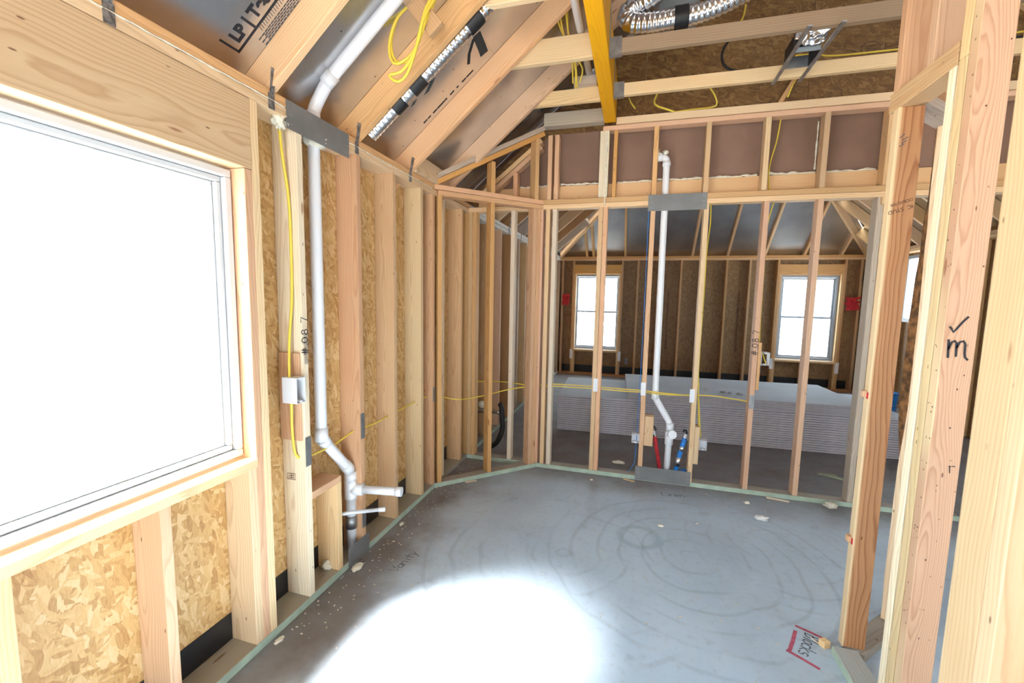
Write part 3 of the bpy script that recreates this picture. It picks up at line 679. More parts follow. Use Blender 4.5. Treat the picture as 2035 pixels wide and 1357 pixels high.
for k in range(10):
    y = 4.0 + .52*k; x0 = max(1.19, XR - (YB - y) + .02)
    if x0 < 3.7:
        m = lambda x: Vector((x, y, 2.47 + SL*(XR-x))) + Vector((SN, 0, CS))*.07
        brd2('rafter', ce, m(XR+.1), m(x0), .038, .1395, (0, 1, 0), PALE if k % 2 else TAN)
for sx, X0 in ((1, XL), (-1, XR)):
    a = Vector((X0, YB, 2.47+.05)); b = Vector((X0+sx*2.65, YB-2.65, 2.47+.05+2.65*SL))
    brd2('hip_rafter', ce, a, b, .038, .17, Vector((1, sx, 0)), TAN)
bm_ = brd('beam', ce, (-.322, -3, 3.085), (-.226, 3.872, 3.39), (.80, .39, .0), BEAMMAT, bev=.003, j=0); bm_['label'] = 'amber yellow painted roof beam'
for (xa, ya, c, z1) in ((-.86, 2.835, PALE, 3.235), (-.86, 3.435, PALE, 3.19), (-1.1, 2.235, PALE, 3.20)):
    brd('ceiling_joist', ce, (xa, ya, 3.088), (-.324, ya+ST, z1), c)
brd('ceiling_joist', ce, (-.84, 3.84, 3.09), (-.324, 3.93, 3.20), GREY)
brd('joist_block', ce, (-.52, 3.38, 3.19), (-.35, 3.44, 3.25), GREY)
for ya, c in ((2.835, (.27, .19, .13)), (3.40, PALE), (2.235, TAN), (1.63, TAN), (1.03, TAN)):
    brd('ceiling_joist', ce, (-.222, ya, 3.09), (3.6, ya+ST, 3.175), c)
    if ya > 2:
        h = brd('joist_hanger', ce, (-.225, ya-.004, 3.084), (-.15, ya+ST+.004, 3.089), mat=STEEL, bev=0)
        brd('hanger_flange', h, (-.224, ya-.003, 3.084), (-.15, ya-.001, 3.185), mat=STEEL, bev=0); brd('hanger_flange', h, (-.224, ya+ST+.001, 3.084), (-.15, ya+ST+.003, 3.185), mat=STEEL, bev=0)
        brd('hanger_strap', h, (-.2255, ya-.008, 3.18), (-.222, ya+ST+.008, 3.385), mat=STEEL, bev=0)
brd2('ceiling_brace', ce, (.985, 3.93, 3.10), (1.16, 3.99, 3.42), .07, .03, (0, 1, 0), ORG)
brd('rafter_block', ce, (-1.565, 2.825, 2.468), (-1.527, 3.385, 2.60), PALE)
brd2('hanging_board', ce, (-.99, 2.04, 2.885), (-1.22, 2.0, 3.16), .035, .085, (0, 1, 0), (.5, .32, .18))['label'] = 'rough bark edged board end hanging from the rafters'
# print on the foil deck
yr = Vector((CS, 0, SN)); yn = Vector((SN, 0, -CS))
Mt = frame_mat(yr, (0, -1, 0), Vector((-1.60, 1.475, dz(-1.60))) + yn*.0015)
o = add('printed_text', text_mesh('LP | TechShield', .066, .0028), ce, Mt, INK); o['label'] = 'large black lettering printed on the foil'
ribbon('printed_line', ce, [[(-.03, -.022), (.24, -.022)], [(-.03, -.022), (-.03, .06)]], .008, Mt, INK)
ribbon('fine_print', ce, [[(.10+i*.012, -.045), (.10+i*.012+.004, -.030)] for i in range(40)], .0028, Mt, INKG)
ribbon('fine_print', ce, [[(.06+.03*(r_ % 2)+i*.021, -.060-r_*.0085), (.06+.03*(r_ % 2)+i*.021+.015, -.060-r_*.0085)] for r_ in range(6) for i in range(18)], .0032, Mt, INKG)
ribbon('printed_dots', ce, [[(i, 0), (i+random.uniform(.008, .03), .001)] for i in (0, .04, .09, .13, .16, .20, .25, .31, .36, .40, .43)], .010, frame_mat(yr, (0, -1, 0), Vector((-1.42, 2.735, dz(-1.42))) + yn*.0015), INK)
o = ribbon('printed_stamp', wm, [arc(1.61, 3.50, .062, .055, 20, 200, 14), [(1.58, 3.475), (1.64, 3.478)], [(1.585, 3.49), (1.635, 3.493)], [(1.585, 3.505), (1.635, 3.507)], [(1.585, 3.52), (1.635, 3.522)], [(1.70, 3.47), (1.70, 3.53)], [(1.70, 3.50), (1.78, 3.515)], [(1.72, 3.48), (1.78, 3.49)]], .007, F_Y(0, 4.018, 0), INKB)

# ================================================================ THINGS
# ---- marks drawn on the slab
Mb = frame_mat((-.49, -.87, 0), (.87, -.49, 0), (.905, 2.268, .0012))
o = ribbon('floor_writing', floor, [[(x*1.0, y*1.35-.005) for x, y in s] for s in word('Blocks', .046, .66)], .0052, frame_mat((-.46, -.888, 0), (.888, -.46, 0), (.878, 2.262, .0014)), INKG); o['label'] = 'dark handwritten word reading Blocks'
for a, b in (((.849, 2.297), (.943, 2.247)), ((.828, 2.256), (.764, 2.122)), ((.755, 2.112), (.850, 2.045))):
    ribbon('floor_mark', floor, [[a, ((a[0]+b[0])/2+.002, (a[1]+b[1])/2), b]], .016, Matrix.Translation((0, 0, .0012)), REDF)
o = ribbon('floor_writing', floor, word('Vanity', .060, .62), .0048, frame_mat((.12, 1, 0), (-1, .12, 0), (-1.255, 2.07, .0014)), INKG); o['label'] = 'faint handwritten word on the slab near the left wall'
o = ribbon('floor_writing', floor, word('Linen', .065, .6), .0048, frame_mat((1, .12, 0), (-.12, 1, 0), (.285, 3.60, .0014)), INKG); o['label'] = 'faint handwritten word on the slab before the partition'

# ---- big steel protection plates
def plate(loc_lo, loc_hi, label, ax, ng=3):
    t = brd('steel_plate', None, loc_lo, loc_hi, mat=STEELD, bev=.0006); tag(t, label, 'metal plate')
    lo, hi = Vector(loc_lo), Vector(loc_hi)
    for e in (0, 1):
        for r_ in range(3):
            for q in range(2):
                f = (.035+.03*q) if e == 0 else 1-(.035+.03*q)
                z = lo.z + (hi.z-lo.z)*(.2+.3*r_)
                if ax == 'x': lo2, hi2 = (hi.x-.0005, lo.y+(hi.y-lo.y)*f-.003, z-.003), (hi.x+.0012, lo.y+(hi.y-lo.y)*f+.003, z+.003)
                else: lo2, hi2 = (lo.x+(hi.x-lo.x)*f-.003, lo.y-.0012, z-.003), (lo.x+(hi.x-lo.x)*f+.003, lo.y+.0005, z+.003)
                brd('nail_head', t, lo2, hi2, mat=STEEL, bev=0)
plate((XL+.001, 1.655, 2.338), (XL+.003, 2.095, 2.464), 'grey steel plate nailed over the left wall top plates around the vent pipe', 'x')
plate((XL+.001, 2.02, .002), (XL+.003, 2.225, .118), 'dark steel plate on the left wall bottom plate in front of the drain pipe', 'x')
plate((.066, YC-.004, 2.34), (.522, YC-.002, 2.474), 'grey steel plate nailed over the partition top plates below the pipe elbow', 'y')
plate((.070, YC-.004, .004), (.530, YC-.002, .130), 'grey steel plate on the partition bottom plate between red and blue pipes', 'y')

# ---- left drain and vent pipe
PX = -1.612
t = empty('drain_pipe', (PX, 1.91, 0), 'white plastic drain and vent pipe with a side stub in the left wall', 'pipe')
RP = .0302
pth = rounded([(PX, 2.145, .0), (PX, 2.145, .535), (PX, 1.905, .815), (PX, 1.905, 2.515), (PX+.09, 1.905, 2.515+.13), (PX+2.0, 1.905, 2.645+1.91*SL)], .05, 5)
tube('pipe_run', t, pth, RP, PVC, 16)
def coup(parent, a, b, r, mat=PVC): return tube('coupling', parent, [a, b], r, mat, 16)
coup(t, (PX, 1.905, .80), (PX, 1.905, .875), RP*1.18); coup(t, (PX, 2.145, .475), (PX, 2.145, .535), RP*1.18)
d_ = Vector((0, .24, -.28)).normalized(); e1 = Vector((PX, 1.905, .815)); e2 = Vector((PX, 2.145, .535))
coup(t, e1+d_*.01, e1+d_*.055, RP*1.16); coup(t, e2-d_*.075, e2-d_*.015, RP*1.16)
tube('tee_fitting', t, [(PX, 2.145, .36), (PX, 2.145, .375), (PX, 2.145, .465), (PX, 2.145, .48)], RP*1.2, PVC, 16)
tube('tee_branch', t, [(PX, 2.145, .42), (PX+.075, 2.145+.02, .42)], RP*1.18, PVC, 16)
st_ = tube('stub_out', t, [(PX+.06, 2.16, .42), (PX+.30, 2.205, .42)], RP*.82, PVC, 16)
tube('stub_cap', t, [(PX+.275, 2.20, .42), (PX+.312, 2.207, .42)], RP*.95, PVC, 16)
tube('clamp_band', t, [(PX, 2.145, .175), (PX, 2.145, .255)], RP*1.14, STEEL, 16)
tube('elbow_collar', t, [(PX, 1.905, 2.475), (PX, 1.905, 2.51)], RP*1.18, PVC, 16)
ev = Vector((PX+.09, 1.905, 2.645)); edir = Vector((1, 0, SL)).normalized(); tube('elbow_collar', t, [ev-edir*.01, ev+edir*.05], RP*1.18, PVC, 16)
o = blob('foam_collar', t, (PX+.01, 1.90, 2.365), .052, FOAM, (1, 1.1, .55), 5, 3, .8, 6); o['label'] = 'pale foam squeezed round the pipe'
t = empty('water_stub', (XL-.08, 1.99, .33), 'thin white capped water pipe crossing in front of the drain pipe', 'pipe')
tube('tube', t, [(-1.60, 1.985, .335), (-1.555, 2.06, .32), (-1.43, 2.17, .305)], .011, PVC, 10); tube('tube_cap', t, [(-1.435, 2.165, .3055), (-1.405, 2.19, .302)], .0145, PVC, 10); tube('wall_flange', t, [(-1.61, 1.978, .337), (-1.598, 1.985, .335)], .02, BLACK, 10)

# ---- switch box and cable on the left wall
def ebox(nm, c, ax, w, h, d, label, group=None, back=True):
    """open-fronted wall box, front facing ax ('x' or '-y')"""
    t = empty(nm, c, label, 'electrical box', None, group)
    c = Vector(c); tk = .003
    u = Vector((0, 1, 0)) if ax == 'x' else Vector((1, 0, 0)); f = Vector((1, 0, 0)) if ax == 'x' else Vector((0, -1, 0)); z = Vector((0, 0, 1))
    def b(n, a0, a1, z0, z1, d0, d1, m=BOXW):
        p = c+u*a0+z*z0+f*d0; q = c+u*a1+z*z1+f*d1
        brd(n, t, tuple(min(p[i], q[i]) for i in range(3)), tuple(max(p[i], q[i]) for i in range(3)), mat=m, bev=.0008)
    b('side_wall', -w/2, -w/2+tk, -h/2, h/2, -d, 0); b('side_wall', w/2-tk, w/2, -h/2, h/2, -d, 0)
    b('top_wall', -w/2+tk, w/2-tk, h/2-tk, h/2, -d, 0); b('bottom_wall', -w/2+tk, w/2-tk, -h/2, -h/2+tk, -d, 0)
    if back: b('back_wall', -w/2+tk, w/2-tk, -h/2+tk, h/2-tk, -d, -d+tk)
    b('screw_boss', -.008, .008, h/2-.013, h/2-tk, -.03, -.001); b('screw_boss', -.008, .008, -h/2+tk, -h/2+.013, -.03, -.001)
    return t
ebox('switch_box', (-1.520, 1.668, 1.137), 'x', .058, .125, .085, 'white open switch box on the left wall with yellow cable through it')
def cable(label, path, r=.0052, step=.02, group=None, nm='cable', mat=CABLE):
    t = tube(nm, None, smooth_path(path, step), r, mat, 6); tag(t, label, 'cable', group); return t
cable('yellow cable running down the stud into the white switch box', [(-1.585, 1.655, 2.385), (-1.585, 1.665, 2.25), (-1.585, 1.698, 2.03), (-1.585, 1.702, 1.749), (-1.585, 1.695, 1.557), (-1.585, 1.672, 1.363), (-1.575, 1.655, 1.192)], .0068)
cable('yellow cable curving out below the white switch box into the stud', [(-1.565, 1.652, 1.08), (-1.585, 1.672, .94), (-1.59, 1.682, .862), (-1.59, 1.692, .803), (-1.585, 1.712, .778)], .0068)
cable('yellow cable strung through drilled studs along the left wall', [(-1.60, 1.745, .765), (-1.60, 1.80, .755), (-1.60, 1.98, .752), (-1.60, 2.17, .778), (-1.60, 2.28, .77), (-1.60, 2.42, .764), (-1.60, 2.56, .772), (-1.60, 2.80, .778), (-1.60, 2.95, .785), (-1.60, 3.13, .778), (-1.58, 3.25, .76), (-1.45, 3.42, .70), (-1.30, 3.62, .70), (-1.1, 3.80, .74), (-.86, 3.90, .778)], .0052)
cable('yellow cable from the far left stud across the corner to the partition', [(-1.49, 3.905, .768), (-1.34, 3.91, .779), (-1.14, 3.91, .784), (-.9, 3.905, .765)], .0048)
o = blob('foam_plug', None, (-1.575, 1.645, 2.372), .03, FOAM, (1, .9, 1.3), 2, 3, .9, 6); tag(o, 'pale foam blob where the yellow cable leaves the plate', 'foam')
cable('upper yellow cable stretched level through the partition studs', [(-.86, 3.905, .785), (-.67, 3.905, .802), (-.51, 3.905, .806), (-.31, 3.905, .806), (-.06, 3.905, .803), (.10, 3.895, .806), (.21, 3.866, .804), (.32, 3.875, .800), (.52, 3.905, .788)], .0048)
cable('lower yellow cable sagging through the partition studs to the right', [(-.86, 3.885, .770), (-.67, 3.885, .786), (-.51, 3.885, .788), (-.31, 3.885, .792), (-.06, 3.885, .789), (.10, 3.88, .793), (.21, 3.864, .791), (.32, 3.87, .790), (.52, 3.885, .80), (.683, 3.9, .802), (.94, 3.9, .778)], .0048)
cable('yellow cable dropping beside the stud to the right outlet box', [(.56, 3.92, 2.39), (.565, 3.92, 2.235), (.552, 3.92, 2.01), (.552, 3.92, 1.592), (.548, 3.92, 1.164), (.553, 3.92, .903), (.575, 3.915, .64), (.598, 3.905, .432)], .0052)
cable('second yellow cable dropping to the right outlet box', [(.56, 3.935, .9), (.562, 3.935, .75), (.572, 3.93, .60), (.583, 3.91, .432)], .0048)
cable('yellow cable falling behind the upper stud wall to the plate', [(1.025, 3.935, 3.02), (1.008, 3.935, 2.86), (.972, 3.94, 2.66), (.985, 3.935, 2.48)], .005)
cable('yellow cable hanging beside the marked stud to its box', [(1.02, 3.93, 2.388), (.985, 3.93, 2.18), (.988, 3.93, 1.845), (.992, 3.93, 1.437), (1.0, 3.93, 1.2)], .005)
cable('thin blue wire hanging beside the partition stud to the slab', [(.075, 3.9, 2.38), (.078, 3.9, 1.5), (.074, 3.9, .8), (.066, 3.90, .25), (.05, 3.89, .12), (-.02, 3.97, .006), (-.12, 4.0, .006), (-.2, 3.97, .006)], .003, .03, mat=BLUEW)

# ---- outlet boxes in the partition
ebox('outlet_box', (.060, 3.853, .378), '-y', .068, .080, .06, 'white outlet box left of the red wrapped pipe')
ebox('outlet_box', (.613, 3.853, .378), '-y', .058, .085, .06, 'white outlet box right of the blue wrapped pipe')
ebox('switch_box', (1.031, 3.853, 1.145), '-y', .060, .105, .075, 'white open switch box high on the partition beside the marked stud', back=False)
o = tube('cable_end', bpy.data.objects['switch_box.001'], [(1.012, 3.875, 1.19), (1.03, 3.88, 1.14), (1.045, 3.875, 1.10)], .004, CABLE, 6)
for (x, z, s) in ((-.12, .33, 'left'), (2.33, .33, 'right')):
    t = ebox('outlet_box', (x, YB-.004, z), '-y', .06, .11, .06, 'small dark outlet box on the far wall beside the %s window' % s)
    for ch in t.children: ch.data = ch.data.copy(); ch.data.materials[0] = PVCG

# ---- vent pipe in the partition
PY = 3.905
t = empty('vent_pipe', (.33, PY, 0), 'white plastic vent pipe standing in the partition with a cleanout', 'pipe')
RV = .027
pth = rounded([(.335, PY, 0), (.343, PY, .53), (.208, PY, .745), (.198, PY, 2.78), (.11, PY, 2.785)], .05, 6)
tube('pipe_run', t, pth, RV, PVC, 16)
coup(t, (.2085, PY, .735), (.208, PY, .80), RV*1.18); coup(t, (.343, PY, .47), (.343, PY, .535), RV*1.2); tube('elbow_collar', t, [(.198, PY, 2.71), (.198, PY, 2.745)], RV*1.18, PVC, 16); tube('elbow_collar', t, [(.165, PY, 2.784), (.12, PY, 2.785)], RV*1.2, PVC, 16)
tube('tee_fitting', t, [(.341, PY, .34), (.342, PY, .46)], RV*1.3, PVC, 16); tube('tee_branch', t, [(.341, PY, .43), (.362, PY-.06, .455)], RV*1.05, PVC, 16)
tube('cleanout_cap', t, [(.360, PY-.055, .448), (.363, PY-.068, .45)], RV*1.35, PVC, 16)
o = blob('foam_collar', t, (.130, PY, 2.795), .036, FOAM, (.7, .8, 1.3), 9, 3, .9, 6); o['label'] = 'pale foam round the pipe elbow'; blob('foam_collar', t, (.185, PY, 2.818), .02, FOAM, (1, 1, 1), 4, 3, .9, 6)
t = empty('hot_water_pipe', (.26, PY, 0), 'red wrapped water pipe leaning up from the steel plate', 'pipe')
tube('wrap', t, smooth_path([(.285, PY, .02), (.273, PY, .14), (.245, PY, .28), (.222, PY, .40)], .02), .018, REDW, 10, rf=lambda i: .0175 + .0025*mnoise.noise(Vector((i*.9, 2, 0))))
tube('pipe_end', t, [(.222, PY, .40), (.208, PY, .455)], .011, BOXW, 8); tube('pipe_hook', t, smooth_path([(.206, PY, .45), (.203, PY, .48), (.212, PY-.01, .493), (.224, PY-.012, .475), (.226, PY-.012, .455)], .008), .008, BLACK, 8); tube('pipe_clip', t, [(.20, PY-.01, .41), (.215, PY-.02, .405)], .011, BLACK, 8)
t = empty('cold_water_pipe', (.44, PY, 0), 'blue wrapped water pipe with silver tape beside the partition stud', 'pipe')
cp = smooth_path([(.40, PY, .02), (.415, PY, .12), (.432, PY, .23), (.452, PY, .33), (.47, PY, .41)], .01)
tube('wrap', t, cp, .02, BLUEW, 10); tube('tape_band', t, [(.418, PY, .155), (.432, PY, .235)], .0225, FOIL, 10); tube('tape_band', t, [(.445, PY, .295), (.455, PY, .335)], .0215, FOIL, 10)
tube('wrap', t, [(.475, PY, .02), (.478, PY, .13)], .024, BLUEW, 10); tube('pipe_end', t, [(.468, PY, .405), (.478, PY, .45)], .012, BOXW, 8); tube('pipe_hook', t, smooth_path([(.482, PY, .445), (.478, PY-.005, .478), (.462, PY-.012, .485), (.455, PY-.014, .465)], .008), .008, BLACK, 8)

# ---- coils and pipes up in the roof
def coilset(nm, label, loops, r, mat=CABLE):
    t = empty(nm, loops[0][0], label, 'cable')
    for lp_ in loops: tube('cable_strand', t, smooth_path(lp_, .025), r, mat, 6)
coilset('cable_coil', 'loops of yellow cable hanging from the rafters by the vent pipe',
 [[(-1.00, 2.06, 3.16), (-1.10, 2.02, 3.03), (-1.182, 2.0, 2.95), (-1.225, 2.0, 2.852), (-1.223, 2.0, 2.769), (-1.184, 2.0, 2.736), (-1.101, 2.0, 2.777), (-1.047, 2.0, 2.873), (-1.015, 2.0, 2.98), (-.97, 2.03, 3.12)],
  [(-1.02, 2.08, 3.16), (-1.132, 2.01, 3.022), (-1.196, 2.01, 2.94), (-1.226, 2.01, 2.84), (-1.198, 2.01, 2.755), (-1.115, 2.01, 2.756), (-1.06, 2.0, 2.852), (-1.02, 2.02, 2.96), (-.96, 2.05, 3.12)],
  [(-.95, 2.04, 3.12), (-1.022, 1.99, 2.965), (-1.06, 1.985, 2.829), (-1.101, 1.985, 2.743), (-1.157, 1.985, 2.689), (-1.213, 1.985, 2.684), (-1.215, 1.985, 2.668), (-1.171, 1.985, 2.645), (-1.124, 1.985, 2.675), (-1.08, 1.985, 2.77), (-1.03, 1.99, 2.93), (-.94, 2.06, 3.12)]], .0075)
coilset('cable_coil', 'bundle of yellow cables dropping behind the ceiling joists by the beam',
 [[(-.63, 2.9, 3.56), (-.555, 2.92, 3.355), (-.50, 3.1, 3.25), (-.52, 3.35, 3.19)], [(-.57, 2.9, 3.56), (-.528, 2.92, 3.306), (-.49, 3.2, 3.25), (-.50, 3.36, 3.16)], [(-.53, 2.9, 3.56), (-.488, 2.92, 3.27), (-.48, 3.15, 3.25), (-.49, 3.37, 3.17)], [(-.51, 2.95, 3.56), (-.50, 2.97, 3.3), (-.47, 3.2, 3.28), (-.445, 3.3, 3.25), (-.47, 3.35, 3.19)]], .0062)
t = tube('vent_pipe', None, [(-.405, 1.2, 3.262), (-.405, 3.36, 3.258)], .024, PVC, 14); tag(t, 'white pipe end lying over the joists beside the amber beam', 'pipe')
def flex(nm, label, path, r, extra=(), step=.0065, amp=.055):
    t = empty(nm, path[0], label, 'duct')
    P = smooth_path(path, step)
    tube('duct_hose', t, P, r, FOIL, 14, rf=lambda i: r*(1 + amp*(1 if i % 5 == 0 else (-.6 if i % 5 in (2, 3) else 0))))
    for a, b in extra:
        k0, k1 = int(a*(len(P)-1)), int(b*(len(P)-1)); tube('tape_band', t, P[k0:k1+1], r*1.10, BLACK, 14)
    return t
off = lambda x, y, k: (x, y, rz(x) + k)
fd = flex('flexible_duct', 'slim silver flexible duct taped in black behind the second rafter', [off(-1.52, 2.262, .03), off(-1.2, 2.265, .03), off(-.9, 2.27, .03), off(-.55, 2.30, .05), off(.1, 2.3, .06)], .042, ((.105, .135), (.165, .205), (.365, .41)))
def flap(parent, P, w, tdir):
    bm = bmesh.new(); vs = []
    for p in P:
        p = Vector(p); d = Vector(tdir).normalized()*w/2; vs.append((bm.verts.new(p-d), bm.verts.new(p+d)))
    for a, b in zip(vs, vs[1:]): bm.faces.new((a[0], a[1], b[1], b[0]))
    bmesh.ops.solidify(bm, geom=list(bm.faces), thickness=.0015)
    return add('tape_tail', mesh_from(bm), parent, Matrix(), BLACK)
flap(fd, [(-.885, 2.30, 3.0), (-.86, 2.32, 2.94), (-.85, 2.33, 2.91)], .05, (.8, 0, .5)); flap(fd, [(-.90, 2.30, 2.98), (-.93, 2.31, 2.91), (-.935, 2.315, 2.86)], .018, (1, 0, .2)); flap(fd, [(-1.14, 2.30, 2.80), (-1.17, 2.31, 2.76), (-1.19, 2.315, 2.735)], .04, (1, 0, .6)); flap(fd, [(-1.25, 2.30, 2.70), (-1.275, 2.31, 2.675)], .03, (1, 0, .6))
d1 = flex('flexible_duct', 'fat silver flexible duct bent in a U above the joists', [(.40, 3.05, 3.80), (.16, 3.10, 3.68), (.03, 3.16, 3.59), (-.085, 3.2, 3.565), (-.150, 3.2, 3.515), (-.11, 3.2, 3.462), (0, 3.2, 3.447), (.13, 3.2, 3.45), (.30, 3.2, 3.458), (.47, 3.2, 3.50), (.66, 3.2, 3.58), (.85, 3.2, 3.68)], .062, ((.575, .625),))
t = empty('fan_housing', (.18, 3.25, 3.56), 'grey metal fan housing in the U bend of the silver duct', 'duct box')
brd('body', t, (.06, 3.285, 3.50), (.32, 3.47, 3.70), mat=GREYM, bev=.006); brd('lip', t, (.05, 3.278, 3.493), (.33, 3.288, 3.507), mat=GREYM, bev=.001); brd('bracket', t, (.24, 3.274, 3.50), (.275, 3.285, 3.53), mat=STEEL, bev=.001); brd('bracket', t, (.075, 3.274, 3.485), (.10, 3.285, 3.52), mat=STEEL, bev=.001)
t = empty('register_boot', (.93, 3.18, 3.1), 'black and grey ceiling register boot slung on two metal straps between joists', 'register')
for x in (.835, .992):
    brd('support_strap', t, (x-.011, 2.80, 3.078), (x+.011, 3.46, 3.0865), mat=STEEL, bev=.001)
brd('boot_frame', t, (.845, 3.085, 3.092), (.985, 3.095, 3.118), mat=GREYM, bev=.001); brd('boot_frame', t, (.845, 3.275, 3.092), (.985, 3.285, 3.16), mat=STEEL, bev=.001); brd('boot_frame', t, (.845, 3.096, 3.092), (.850, 3.275, 3.2), mat=BLACK, bev=0); brd('boot_frame', t, (.980, 3.096, 3.092), (.985, 3.275, 3.2), mat=BLACK, bev=0)
brd('boot_opening', t, (.85, 3.096, 3.19), (.98, 3.274, 3.195), mat=BLACK, bev=0)
o = blob('boot_sleeve', t, (.935, 3.075, 3.205), .088, FOIL, (.95, .5, .95), 3, 4, .4, 5)
t = blob('duct_sleeve', None, (.97, 2.98, 3.43), .12, FOIL, (1.2, .8, .9), 6, 4, .3, 4); tag(t, 'crumpled grey foil duct sleeve above the register boot', 'duct')
tube('duct_collar', t, [(1.0, 2.98, 3.42), (1.25, 2.98, 3.62)], .10, FOIL, 14)
cable('black cable looping back under the joists to the right', [(.60, 3.56, 3.47), (.554, 3.55, 3.446), (.521, 3.55, 3.389), (.519, 3.55, 3.322), (.556, 3.55, 3.266), (.639, 3.55, 3.236), (.831, 3.55, 3.23), (1.165, 3.55, 3.235), (1.56, 3.55, 3.236), (2.2, 3.55, 3.25), (3.0, 3.55, 3.3)], .0085, .03, mat=BLACK)
cable('yellow cable lying along the black cable above the joists', [(.98, 3.54, 3.29), (1.10, 3.54, 3.285), (1.163, 3.54, 3.266), (1.28, 3.54, 3.258), (1.45, 3.54, 3.256), (1.616, 3.54, 3.256), (2.2, 3.54, 3.275), (3.0, 3.54, 3.33)], .006, .03)
cable('short yellow cable hanging down the strand board by the fan duct', [(.73, 3.98, 3.98), (.72, 3.97, 3.86), (.70, 3.96, 3.80), (.675, 3.96, 3.725)], .007)
cable('yellow cable knot on the upper plate near the amber beam', [(.10, 3.94, 3.32), (.075, 3.92, 3.24), (.10, 3.90, 3.195), (.16, 3.89, 3.165), (.24, 3.90, 3.135)], .008)
cable('yellow cable draped over the upper plate under the second joist', [(.24, 3.9, 3.135), (.38, 3.92, 3.15), (.52, 3.9, 3.145), (.55, 3.88, 3.16), (.53, 3.87, 3.22), (.49, 3.88, 3.29)], .006)
cable('short yellow cable beside the orange brace on the upper plate', [(1.10, 3.90, 3.30), (1.074, 3.88, 3.248), (1.045, 3.88, 3.16)], .006)
cable('short yellow cable end beside the amber beam', [(-.13, 3.92, 3.29), (-.11, 3.9, 3.24), (-.075, 3.9, 3.19)], .006)

# ---- far corner: foil wrapped pipe and black hose
t = empty('refrigerant_line', (-1.4, 4.3, .4), 'foil wrapped line turning into a black insulated hose in the far left corner', 'pipe')
tube('foil_sleeve', t, smooth_path([(-1.62, 4.33, .36), (-1.5, 4.33, .365), (-1.34, 4.3, .37)], .03), .025, FOIL, 10); tube('hose', t, smooth_path([(-1.34, 4.28, .47), (-1.315, 4.27, .43), (-1.30, 4.26, .30), (-1.30, 4.25, .18), (-1.34, 4.2, .07), (-1.40, 4.13, .03)], .02), .026, BLACK, 12); blob('wall_patch', t, (-1.56, 4.33, .43), .05, FOAM, (.8, 1, .8), 3, 2)

# ---- drywall stacks
def sheet(x0, x1, y0, y1, z0, z1, rot, label, group):
    bm = bmesh.new(); bmesh.ops.create_cube(bm, size=1)
    L, D_, H = x1-x0, y1-y0, z1-z0
    k = (round(L, 3), round(D_, 3), round(H, 4), 'sheet')
    if k not in _cache:
        for v in bm.verts: v.co = Vector((v.co.x*L, v.co.y*D_, v.co.z*H))
        bmesh.ops.bevel(bm, geom=list(bm.edges), offset=.0026, segments=1, affect='EDGES')
        me = mesh_from(bm, 'sheet'); me.materials.append(DRYF); me.materials.append(DRYE)
        for p in me.polygons:
            if abs(p.normal.z) < .9: p.material_index = 1
        _cache[k] = me
    else: bm.free()
    o = add('drywall_sheet', _cache[k], None, Matrix.Translation(((x0+x1)/2+random.uniform(-.004, .004), (y0+y1)/2+random.uniform(-.003, .003), (z0+z1)/2)) @ Matrix.Rotation(rot, 4, 'Z'))
    tag(o, label, 'drywall sheet', group); return o
N = 17; H = .0255
ORD = lambda n: 'first second third fourth fifth sixth seventh eighth ninth tenth eleventh twelfth thirteenth fourteenth fifteenth sixteenth'.split()[n-1]
for i in range(N):
    sheet(-.88, 2.78, 5.17, 6.39, .003+i*H, .003+(i+1)*H-.0042, math.radians(2.6), 'white drywall sheet, %s from the floor in the long lower stack' % ORD(i+1) if i < N-1 else 'topmost white drywall sheet of the long lower stack', 'drywall sheets in the lower stack')
z0 = .003+N*H
for i in range(8):
    sheet(-.065, 2.375, 5.15, 6.37, z0+i*.0128, z0+(i+1)*.0128-.0022, math.radians(2.4), 'thin white drywall sheet, %s from below in the short upper stack' % ORD(i+1) if i < 7 else 'topmost white drywall sheet, with scraps lying on it', 'drywall sheets in the upper stack')
zt = z0+8*.0128
for (x, y, s, lb) in ((1.03, 5.42, .03, 'dark metal scrap second from the left on the drywall stack'), (1.10, 5.40, .022, 'small metal scrap between two larger ones on the drywall stack'), (1.20, 5.38, .035, 'largest metal scrap, rightmost on top of the drywall stack'), (.86, 5.52, .02, 'tiny metal scrap leftmost on top of the drywall stack')):
    tag(blob('metal_scrap', None, (x, y, zt+.008), s, STEEL, (1, .7, .35), x, 2, .7), lb, 'scrap', 'metal scraps on the drywall')
# ---- bucket and rack glimpsed through the gap at the right
t = empty('paint_bucket', (3.40, 7.0, 0), 'blue bucket glimpsed through the gap beside the reddish stud', 'bucket')
tube('body', t, [(3.40, 7.0, 0), (3.40, 7.0, .02), (3.40, 7.0, .40)], .11, BLUEW, 20, rf=lambda i: (.095, .096, .112)[i]); tube('rim', t, [(3.40, 7.0, .385), (3.40, 7.0, .405)], .118, BLUEW, 20); tube('handle', t, smooth_path([(3.29, 7.0, .37), (3.30, 6.90, .28), (3.40, 6.86, .24), (3.50, 6.90, .28), (3.51, 7.0, .37)], .03), .004, STEEL, 6)
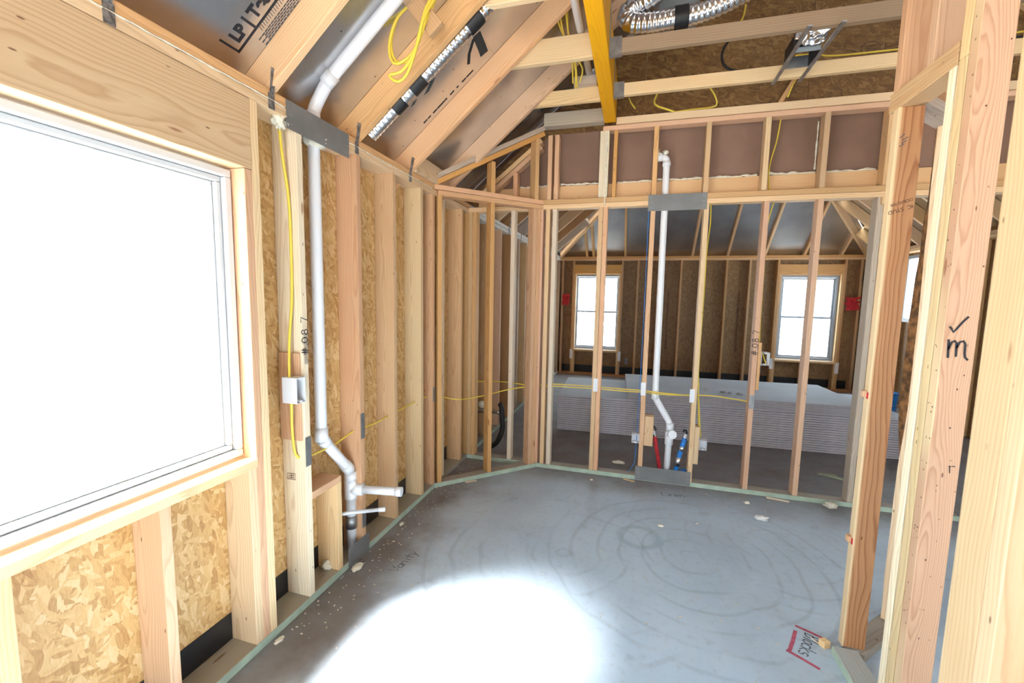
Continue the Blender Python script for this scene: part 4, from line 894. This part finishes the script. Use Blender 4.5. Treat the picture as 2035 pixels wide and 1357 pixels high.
# ---- debris on the slab
def foamlump(x, y, s, label, sq=(1, .6, .4), z=0.0, mat=FOAM):
    tag(blob('foam_scrap', None, (x, y, z+s*sq[2]*.85), s, mat, sq, x*7, 3, .5, 4), label, 'scrap')
foamlump(-1.49, 2.03, .03, 'white foam lump on the slab below the dark steel plate', (.8, 1.2, .5))
foamlump(-1.505, 1.47, .016, 'white foam crumb beside the left wall near the window', (.8, 1.6, .5))
foamlump(-1.50, 2.545, .016, 'small white foam crumb against the left bottom plate', (.8, 1.3, .5))
foamlump(-1.62, 1.93, .035, 'crumpled pale paper scrap between the left wall studs', (.8, .8, .8), ST)
foamlump(.249, 3.086, .02, 'lone white chip on the open slab', (1, .5, .35))
foamlump(.503, 3.204, .012, 'tiny white chip right of the lone chip on the slab', (1, .5, .35))
foamlump(.972, 3.416, .045, 'clear plastic crumb on the slab before the partition', (1, .6, .4), 0, FOAMW)
foamlump(1.556, 3.80, .045, 'largest foam lump against the partition plate at the right', (1, .7, .55))
foamlump(.93, 3.663, .022, 'white pebble of foam between partition and plastic crumb', (1, .8, .5))
foamlump(-.084, 4.196, .04, 'white cone of foam on the slab behind the partition', (1.5, .6, .4))
foamlump(-.30, 3.72, .012, 'small foam crumb before the left partition studs', (1, .7, .5))
def wscrap(x, y, l, w, h, ang, label, c=PALE, z=0.0):
    o = add('wood_scrap', box_mesh(l, w, h, .001, WOOD), None, Matrix.Translation((x, y, z+h/2+.0005)) @ Matrix.Rotation(ang, 4, 'Z'), None, c); tag(o, label, 'scrap')
wscrap(-1.30, 3.352, .10, .02, .008, .7, 'pale wood sliver below the diagonal corner wall', WHT)
wscrap(1.19, 3.815, .16, .018, .01, -.15, 'long pale sliver lying along the partition plate', WHT)
wscrap(.02, 3.82, .10, .02, .006, -.3, 'thin wood chip before the grey steel plate', PALE)
wscrap(.928, 2.195, .035, .032, .03, .5, 'small wood block on the slab by the word Blocks', PALE)
wscrap(.90, 2.215, .05, .004, .004, -1.0, 'thin splinter on the slab by the word Blocks', WHT)
wscrap(1.87, 4.47, .22, .035, .015, -.5, 'greenish offcut strip on the slab beyond the partition', (.35, .40, .30)); wscrap(1.80, 4.53, .16, .03, .012, .1, 'short greenish offcut beside the longer strip', (.35, .40, .30))
rr = random.Random(4); bm = bmesh.new()
for i in range(420):
    x, y = rr.uniform(-1.4, 1.7), rr.uniform(1.5, 3.8); s = rr.uniform(.002, .006)
    if rr.random() < .3: x = rr.uniform(-1.53, -1.35)
    a = rr.uniform(0, 3.14); c, s_ = math.cos(a)*s, math.sin(a)*s
    v = [bm.verts.new((x+p*c-q*s_*.5, y+p*s_+q*c*.5, z)) for z in (.0005, .003) for p, q in ((-1, -1), (1, -1), (1, 1), (-1, 1))]
    for f in ((0, 1, 2, 3), (4, 5, 6, 7), (0, 1, 5, 4), (1, 2, 6, 5), (2, 3, 7, 6), (3, 0, 4, 7)): bm.faces.new([v[k] for k in f])
bmesh.ops.recalc_face_normals(bm, faces=list(bm.faces))
o = add('sawdust_crumbs', mesh_from(bm), None, Matrix(), simple('crumbs', (.62, .56, .48), .9, 0, .3, 90)); tag(o, 'tiny pale crumbs and chips strewn over the slab', 'debris', None, 'stuff')
